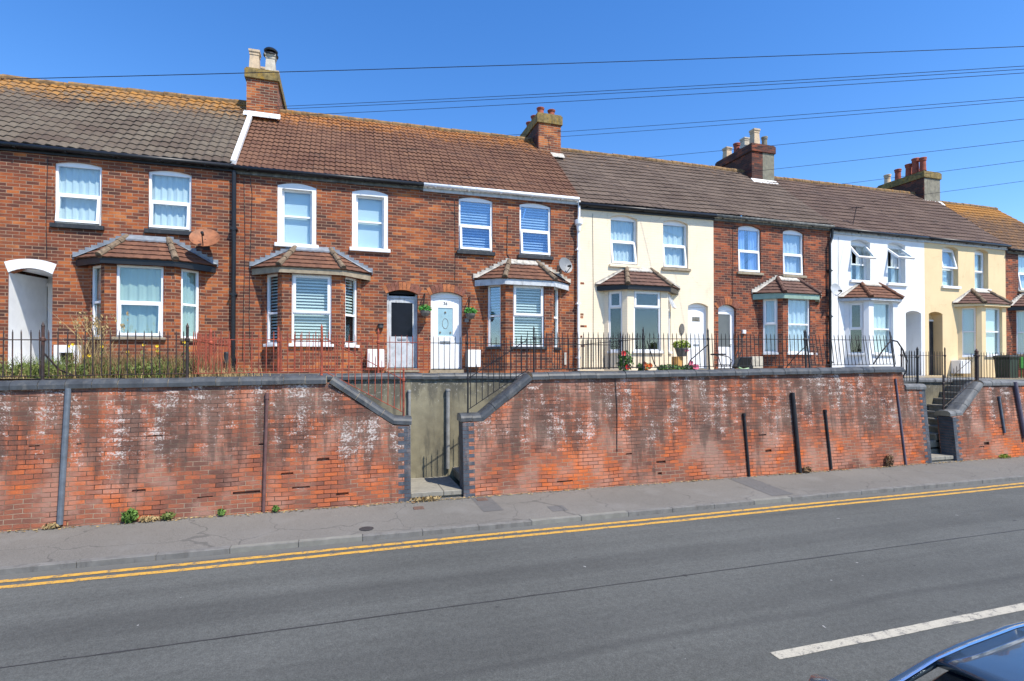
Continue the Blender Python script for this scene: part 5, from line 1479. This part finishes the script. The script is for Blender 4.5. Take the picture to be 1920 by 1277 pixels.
mb = MB(); mb.tube([(wx + 0.26, 12.5, 0.03), (wx + 0.26, 12.58, 0.03)], 0.1, 14); mb.build('wheel', M_BLACK, wb)

# oval plaque on the cream house
X, Z = onY(1278, 617, D)
q = MB(); pts = [(0.085 * math.cos(k * 6.283 / 20), 0.17 * math.sin(k * 6.283 / 20)) for k in range(20)]
q.prism(lambda u, w_, d: (X + u, D - 0.003 - d, Z + w_), pts, 0, 0.03); q.build('wall_plaque', M_SLATE, H4, bevel=0.006)
# planter on a timber stand
X, _ = onY(1278, 680, 13.0)
pl = thing('plant_tub', (X, 13.0, -0.1), 'tub of yellow green shrub on a timber stand beside the cream house door', 'plant pot')
mb = MB(); mb.box(X - 0.2, X + 0.02, 12.95, 13.2, -0.1, 0.33); mb.build('stand', M_WOOD, pl, bevel=0.008)
mb = MB(); mb.lathe([(0.12, 0), (0.18, 0.2), (0.19, 0.2), (0.19, 0.24), (0.15, 0.24), (0.14, 0.18)], (X, 13.0, 0.335), 14); mb.build('tub', M_SLATE, pl)
leaf_cloud((X, 13.0, 0.66), 0.26, 0.22, 0.15, 420, 0.04).build('foliage', M_LIME, pl)
leaf_cloud((X + 0.05, 12.85, 0.5), 0.1, 0.06, 0.05, 40, 0.03).build('flowers', M_PFLOWER, pl)
def blooms(pts, r, mat, parent):
    for p in pts:
        mb = MB()
        for k in range(9):
            a = k * 0.7
            d_ = Vector((math.cos(a), -0.35 + random.uniform(-.3, .3), math.sin(a))).normalized()
            s = Vector((-math.sin(a), 0, math.cos(a)))
            P = Vector(p)
            mb.face([P, P + d_ * r * .6 + s * r * .4, P + d_ * r, P + d_ * r * .6 - s * r * .4])
        mb.build('flower', mat, parent)
def flower_plant(name, label, px, Y, z, rx, rz, fl, mat, n=260, lm=None):
    X, _ = onY(px, 690, Y)
    o = thing(name, (X, Y, z), label, 'plant', 'flowering plants under the cream bay')
    mb = MB()
    for k in range(6): mb.tube([(X, Y, z), (X + random.uniform(-rx, rx) * .7, Y + random.uniform(-.1, .1), z + rz * random.uniform(1, 1.9))], 0.006, 4)
    mb.build('stem', M_LEAF, o)
    leaf_cloud((X, Y, z + rz), rx, rx * 0.7, rz, n, 0.045).build('foliage', lm or M_LEAF, o)
    blooms([(X + a, Y - rx * 0.6, z + b) for a, b in fl], 0.075, mat, o)
flower_plant('rose_bush', 'bushy rose with one deep red and one pink bloom under the left bay pane', 1172, 11.4, -0.07, 0.22, 0.24, [(-0.02, 0.1), (-0.12, 0.42)], M_RFLOWER)
flower_plant('geranium', 'low orange red geranium behind the railing under the wide cream bay window', 1207, 11.2, -0.07, 0.18, 0.1, [(-0.06, 0.17), (0.1, 0.13), (0.02, 0.1)], M_OFLOWER, 160)
flower_plant('petunia', 'low pink flowering plant in front of the white panelled door', 1292, 11.3, -0.07, 0.22, 0.08, [(-0.05, 0.2), (0.12, 0.1), (0.05, 0.12)], M_PFLOWER, 160)
flower_plant('border_plant', 'low green trailing plant between the geranium and the timber stand', 1255, 11.3, -0.07, 0.34, 0.08, [], M_PFLOWER, 260)

# weeds on the left terrace
def blades(mb, c, n, h, spread, lean=0.35, wd=0.006):
    for _ in range(n):
        x = c[0] + random.gauss(0, spread); y = c[1] + random.gauss(0, spread * 0.7); z = c[2]
        hh = h * random.uniform(0.5, 1.15); dx = random.gauss(0, lean) * hh; dy = random.gauss(0, lean) * hh
        p0 = Vector((x, y, z)); p1 = p0 + Vector((dx * 0.3, dy * 0.3, hh * 0.6)); p2 = p0 + Vector((dx, dy, hh))
        a = random.random() * 3.14; s = Vector((math.cos(a), math.sin(a), 0)) * wd
        mb.face([p0 - s, p0 + s, p1 + s * 0.8, p1 - s * 0.8]); mb.face([p1 - s * 0.8, p1 + s * 0.8, p2])
mb = MB()
for _ in range(150):
    x = random.uniform(-7.5, -1.6); y = random.uniform(10.75, 13.6)
    if x > -2.6: y = random.uniform(10.75, 11.3)
    blades(mb, (x, y, -0.17), 16, random.uniform(0.1, 0.24), 0.14, 0.5)
tag(mb.build('dry_grass', M_STRAW), kind='stuff')
mb = MB()
for _ in range(130):
    x = random.uniform(-5.7, -2.65); y = random.uniform(10.8, 12.8)
    mb2 = leaf_cloud((x, y, -0.06), 0.18, 0.18, 0.14, 60, 0.03)
    for f_ in mb2.f: mb.face([mb2.v[i] for i in f_])
    blades(mb, (x, y, -0.17), 14, 0.4, 0.12, 0.3)
tag(mb.build('green_weeds', M_OLIVE), kind='stuff')
mb = MB()
for _ in range(60):
    x = random.uniform(-4.6, -2.2); y = random.uniform(10.75, 12.0)
    blades(mb, (x, y, -0.17), 12, 0.55, 0.12, 0.25, 0.005)
tag(mb.build('dry_weeds', M_BROWNW), kind='stuff')
tx, _ = onY(178, 690, 12.6)
gt = thing('tall_grass_tuft', (tx, 12.6, -0.17), 'tall tuft of dry seeding grass at the left corner of the first bay', 'grass tuft')
mb = MB(); blades(mb, (tx, 12.6, -0.17), 90, 1.25, 0.13, 0.28, 0.007)
for _ in range(30):
    q = leaf_cloud((tx + random.gauss(0, 0.28), 12.6 + random.gauss(0, 0.15), random.uniform(0.75, 1.1)), 0.02, 0.02, 0.12, 9, 0.03, 2.5)
    for f_ in q.f: mb.face([q.v[i] for i in f_])
mb.build('stalks', M_STRAW, gt)
for k, (px, py) in enumerate([(130, 649), (137, 646), (158, 668), (168, 667), (192, 650), (270, 647), (295, 649), (295, 658), (332, 674), (353, 653), (320, 688), (18, 703), (346, 642), (240, 660)]):
    Y = 11.3 + 0.5 * (k % 3)
    X, Z = onY(px, py, Y)
    o = thing('ragwort', (X, Y, -0.17), ['ragwort weed with yellow head on the left terrace, near the white meter housing', 'ragwort weed with yellow head on the left terrace, below the first bay'][0 if px < 180 else 1], 'weed', 'yellow flowered weeds on the left terrace near the meter housing' if px < 180 else 'yellow flowered weeds on the left terrace below the first bay')
    mb = MB(); mb.tube([(X + 0.03, Y, -0.17), (X - 0.01, Y, Z * 0.5), (X, Y, Z)], 0.005, 5); mb.build('stem', M_OLIVE, o)
    leaf_cloud((X, Y, (Z - 0.17) / 2), 0.06, 0.06, max(0.05, (Z + 0.17) / 2.2), 26, 0.03).build('leaves', M_OLIVE, o)
    blooms([(X, Y - 0.01, Z)], 0.032, M_YFLOWER, o)
# weeds at the foot of the wall
def footweed(label, px, r, h, mat, n):
    X, _ = onY(px, 960, 10.1); Y = 10.1
    o = thing('pavement_weed', (X, Y, ZP), label, 'weed')
    leaf_cloud((X, Y, ZP + h * 0.5), r, 0.08, h * 0.55, n, 0.035, 0.8).build('leaves', mat, o)
    mb = MB(); blades(mb, (X, Y, ZP), 16, h, r * 0.5, 0.4); mb.build('stalks', mat, o)
footweed('bright green weed clump at the wall foot between the grey and brown pipes', 243, 0.12, 0.2, M_WEEDG, 260)
footweed('small yellowish weed right of the bright green clump at the wall foot', 315, 0.1, 0.1, M_OLIVE, 90)
footweed('little green weed near the kinked crack at the wall foot', 415, 0.05, 0.1, M_WEEDG, 60)
footweed('little green weed right of the brown pipe foot', 517, 0.05, 0.08, M_WEEDG, 60)
footweed('flat dry weed strip at the wall foot left of the brown pipe', 280, 0.15, 0.05, M_STRAW, 90)
footweed('dry straw weed at the foot of the grey pipe', 96, 0.12, 0.05, M_STRAW, 80)
footweed('dead brown weed at the foot of the thick black pipe', 1513, 0.12, 0.14, M_BROWNW, 90)
footweed('dead brown weed on the wall base near the slender purple pipe', 1668, 0.1, 0.3, M_BROWNW, 120)
footweed('dry leaf litter at the foot of the first opening', 800, 0.3, 0.05, M_STRAW, 150)
footweed('low yellow weed at the far right wall foot', 1885, 0.2, 0.08, M_LIME, 90)

mb = MB()
for _ in range(1500):
    x = random.uniform(-8, 24)
    if random.random() < 0.6: x = random.choice([-6, -4.6, -3, -1.2, 0.6, 1.7, 2.6, 4.1, 7.3, 9.9, 11.2, 13.2, 15.3, 17.5]) + random.gauss(0, 0.5)
    y = 10.14 - abs(random.gauss(0, 0.05)); s_ = random.uniform(0.006, 0.02)
    z = pav_z(y) + 0.003
    a = random.random() * 6.28
    mb.face([(x + s_ * math.cos(a + k * 1.57) * (1 if k % 2 else 1.8), y + s_ * math.sin(a + k * 1.57) * (1 if k % 2 else 1.8), z + random.uniform(0, s_)) for k in range(4)], random.choice([0, 0, 1, 2]))
tag(mb.build('leaf_litter', [M_STRAW, M_BROWNW, M_EARTH]), kind='stuff')

# black post box like a bollard light at the left divider
X, Z = onY(425, 675, 13.2)
mb = MB(); mb.lathe([(0.015, 0), (0.015, 0.28), (0.06, 0.28), (0.06, 0.5), (0.05, 0.53), (0.0, 0.54)], (X, 13.2, -0.17), 12)
tag(mb.build('garden_lamp', M_SILLB), 'short dark garden lamp beside the black drainpipe', 'lamp')

# ------------------------------------------------------------------ overhead cables, fanning from a pole off to the right
POLE = Vector((27.0, -1.2, 5.0))
wires = [((0, 143), (1920, 80), -500, 11.5), ((545, 196), (1920, 118), 380, 16.5), ((545, 201), (1920, 124), 380, 16.8), ((620, 210), (1920, 131), 420, 16.9), ((905, 253), (1920, 177), 700, 20), ((1060, 251), (1920, 183), 760, 20.5),
         ((1195, 293), (1920, 218), 960, 21), ((1460, 311), (1920, 258), 1150, 21), ((1540, 345), (1920, 296), 1300, 22), ((1765, 355), (1920, 334), 1450, 22.5)]
names = ['topmost', 'second from top', 'third from top', 'fourth from top', 'fifth from top', 'sixth from top', 'seventh from top', 'eighth from top', 'ninth from top', 'lowest']
for k, (a, b, xl, yl) in enumerate(wires):
    m = (b[1] - a[1]) / (b[0] - a[0])
    ly = a[1] + m * (xl - a[0])
    A = Vector((onY(xl, ly, yl)[0], yl, onY(xl, ly, yl)[1]))
    # right end: on the same line of sight plane, over the road
    ry = b[1] + m * (2500 - b[0])
    Yb = 5.0
    B = Vector((onY(2500, ry, Yb)[0], Yb, onY(2500, ry, Yb)[1]))
    mb = MB(); pts = []
    for i in range(25):
        q = i / 24
        P = A.lerp(B, q); P.z -= 0.10 * 4 * q * (1 - q)
        pts.append(P)
    mb.tube(pts, 0.0062, 5)
    tag(mb.build('overhead_cable', M_BLACK), names[k] + ' of the ten dark cables crossing the sky', 'cable', 'overhead cables')

# ------------------------------------------------------------------ parked car at the lower right
def carpaint():
    m, t, b = nodes('blue_grey_car_paint')
    b.inputs['Base Color'].default_value = (0.085, 0.125, 0.165, 1)
    b.inputs['Metallic'].default_value = 0.55
    b.inputs['Roughness'].default_value = 0.18
    b.inputs['Coat Weight'].default_value = 1.0
    b.inputs['Coat Roughness'].default_value = 0.03
    return m
M_CAR = carpaint()
M_CGLASS = plain('dark_car_glass', (0.005, 0.007, 0.01), 0.08, 0.1, 3, spec=0.12)
M_TYRE = plain('tyre_rubber', (0.012, 0.012, 0.013), 0.8, 0.2, 20)
M_CHROME = plain('bright_trim', (0.7, 0.72, 0.75), 0.15, 0.05, 10, metal=1.0)
M_LAMP = plain('clear_lamp', (0.7, 0.7, 0.7), 0.1, 0.05, 10)
M_LAMPR = plain('red_lamp', (0.4, 0.01, 0.01), 0.15, 0.1, 10)
CX, CY = 0.85, 1.09          # nose of the car, centre line
ZG = ZR
car = thing('parked_car', (CX + 2.0, CY, ZG), 'blue grey car whose roof and windscreen corner show at the bottom right', 'car')
# sections along the car: x, half width, bottom z, belt z
def loft(sections, mat, name, parent, cap=True):
    mb = MB()
    rings = sections
    n = len(rings[0])
    for A, B in zip(rings, rings[1:]):
        for j in range(n):
            mb.face([A[j], A[(j + 1) % n], B[(j + 1) % n], B[j]])
    if cap:
        mb.face(rings[0][::-1]); mb.face(rings[-1])
    return mb.build(name, mat, parent, smooth=True)
def sect(x, hw, zb, zt, crown=0.03, tum=0.92):
    p = []
    for s in (-1, 1):
        pts = [(hw * 0.9, zb), (hw, zb + (zt - zb) * 0.3), (hw, zb + (zt - zb) * 0.65), (hw * (tum + .04), zt - 0.06), (hw * tum * 0.93, zt - 0.01), (hw * 0.5, zt + crown * 0.8)]
        pts = [(x + CX, CY + s * a, ZG + b) for a, b in pts]
        p += pts if s < 0 else pts[::-1]
    return p
loft([sect(0.0, 0.6, 0.3, 0.6, 0.01), sect(0.08, 0.72, 0.22, 0.68), sect(0.3, 0.82, 0.2, 0.76), sect(0.8, 0.86, 0.2, 0.88), sect(1.25, 0.87, 0.2, 0.97), sect(2.0, 0.88, 0.2, 0.98), sect(3.0, 0.88, 0.2, 0.99), sect(3.7, 0.86, 0.22, 1.0), sect(4.0, 0.8, 0.28, 0.97), sect(4.12, 0.7, 0.35, 0.85)], M_CAR, 'body', car)
RZ = 1.40
def csec(x, hwb, hwt, zt):
    p = []
    for s in (-1, 1):
        pts = [(hwb, 0.95), (hwb * 0.5 + hwt * 0.5 + 0.02, 0.95 + (zt - 0.95) * 0.55), (hwt + 0.015, zt - 0.07), (hwt - 0.03, zt - 0.025), (hwt * 0.55, zt)]
        pts = [(x + CX, CY + s * a, ZG + b) for a, b in pts]
        p += pts if s < 0 else pts[::-1]
    return p
# glasshouse in dark glass, roof skin and pillars in paint
loft([csec(0.85, 0.8, 0.74, 0.97), csec(1.30, 0.8, 0.65, 1.19), csec(1.66, 0.8, 0.59, 1.37), csec(2.2, 0.8, 0.6, 1.39), csec(2.7, 0.8, 0.6, 1.41), csec(3.3, 0.79, 0.58, 1.36), csec(3.75, 0.76, 0.64, 1.12), csec(3.95, 0.74, 0.68, 0.98)], M_CGLASS, 'windows', car)
def roofring(x, hw, z, th=0.03):
    k = []
    for j in range(13):
        q = -1 + 2 * j / 12
        k.append((x + CX, CY + hw * q, ZG + z - 0.03 * abs(q) ** 4))
    return k + [(a, b, c_ - th) for a, b, c_ in k[::-1]]
loft([roofring(1.65, 0.612, 1.392), roofring(1.70, 0.62, 1.402), roofring(1.85, 0.625, 1.412), roofring(2.2, 0.64, 1.437), roofring(2.7, 0.645, 1.445), roofring(3.1, 0.62, 1.42), roofring(3.38, 0.6, 1.37)], M_CAR, 'roof', car)
for s in (-1, 1):
    mb = MB(); mb.tube([(CX + 0.82, CY + s * 0.8, ZG + 0.95), (CX + 1.3, CY + s * 0.705, ZG + 1.17), (CX + 1.66, CY + s * 0.64, ZG + 1.335), (CX + 1.85, CY + s * 0.65, ZG + 1.36), (CX + 2.2, CY + s * 0.665, ZG + 1.385), (CX + 2.8, CY + s * 0.665, ZG + 1.39), (CX + 3.35, CY + s * 0.62, ZG + 1.32), (CX + 3.95, CY + s * 0.74, ZG + 0.98)], 0.024, 8); mb.build('pillar', M_CAR, car, smooth=True)
    mb = MB(); mb.tube([(CX + 0.95, CY + s * 0.745, ZG + 1.035), (CX + 1.3, CY + s * 0.67, ZG + 1.2), (CX + 1.64, CY + s * 0.606, ZG + 1.372), (CX + 1.85, CY + s * 0.618, ZG + 1.392), (CX + 2.2, CY + s * 0.632, ZG + 1.416), (CX + 2.7, CY + s * 0.637, ZG + 1.424), (CX + 3.2, CY + s * 0.61, ZG + 1.37)], 0.008, 6); mb.build('roof_trim', M_CHROME, car)
    mb = MB(); mb.lathe([(0.02, -0.07), (0.09, -0.06), (0.11, 0), (0.09, 0.06), (0.02, 0.07)], (0, 0, 0), 14)
    mb.v = [(CX + 1.42 + x * 0.8, CY + s * 0.96 + y, ZG + 1.04 + z) for x, y, z in mb.v]; mr = mb.build('mirror', M_CAR, car, smooth=True)
    mb = MB(); mb.tube([(CX + 1.4, CY + s * 0.83, ZG + 0.98), (CX + 1.4, CY + s * 0.9, ZG + 1.0)], 0.025, 6); mb.build('mirror_arm', M_BLACK, mr)
    mb = MB(); mb.box(CX + 0.06, CX + 0.3, CY + s * 0.62 - 0.1, CY + s * 0.62 + 0.1, ZG + 0.56, ZG + 0.7); mb.build('headlight', M_LAMP, car, bevel=0.02)
    mb = MB(); mb.box(CX + 3.98, CX + 4.1, CY + s * 0.66 - 0.07, CY + s * 0.66 + 0.07, ZG + 0.65, ZG + 0.9); mb.build('tail_light', M_LAMPR, car, bevel=0.02)
    for xx in (0.72, 3.3):
        mb = MB(); c_ = (CX + xx, CY + s * 0.8, ZG + 0.31)
        mb.lathe([(0.22, -0.1), (0.3, -0.1), (0.315, -0.06), (0.315, 0.06), (0.3, 0.1), (0.22, 0.1)], (0, 0, 0), 24)
        mb.v = [(c_[0] + x, c_[1] + z, c_[2] + y) for x, y, z in mb.v]; wh = mb.build('wheel', M_TYRE, car)
        mb = MB(); mb.lathe([(0.05, 0.085), (0.215, 0.095), (0.22, 0.104), (0.1, 0.104), (0.05, 0.11)], (0, 0, 0), 20)
        mb.v = [(c_[0] + x, c_[1] + s * z, c_[2] + y) for x, y, z in mb.v]; mb.build('rim', M_ALU, wh)
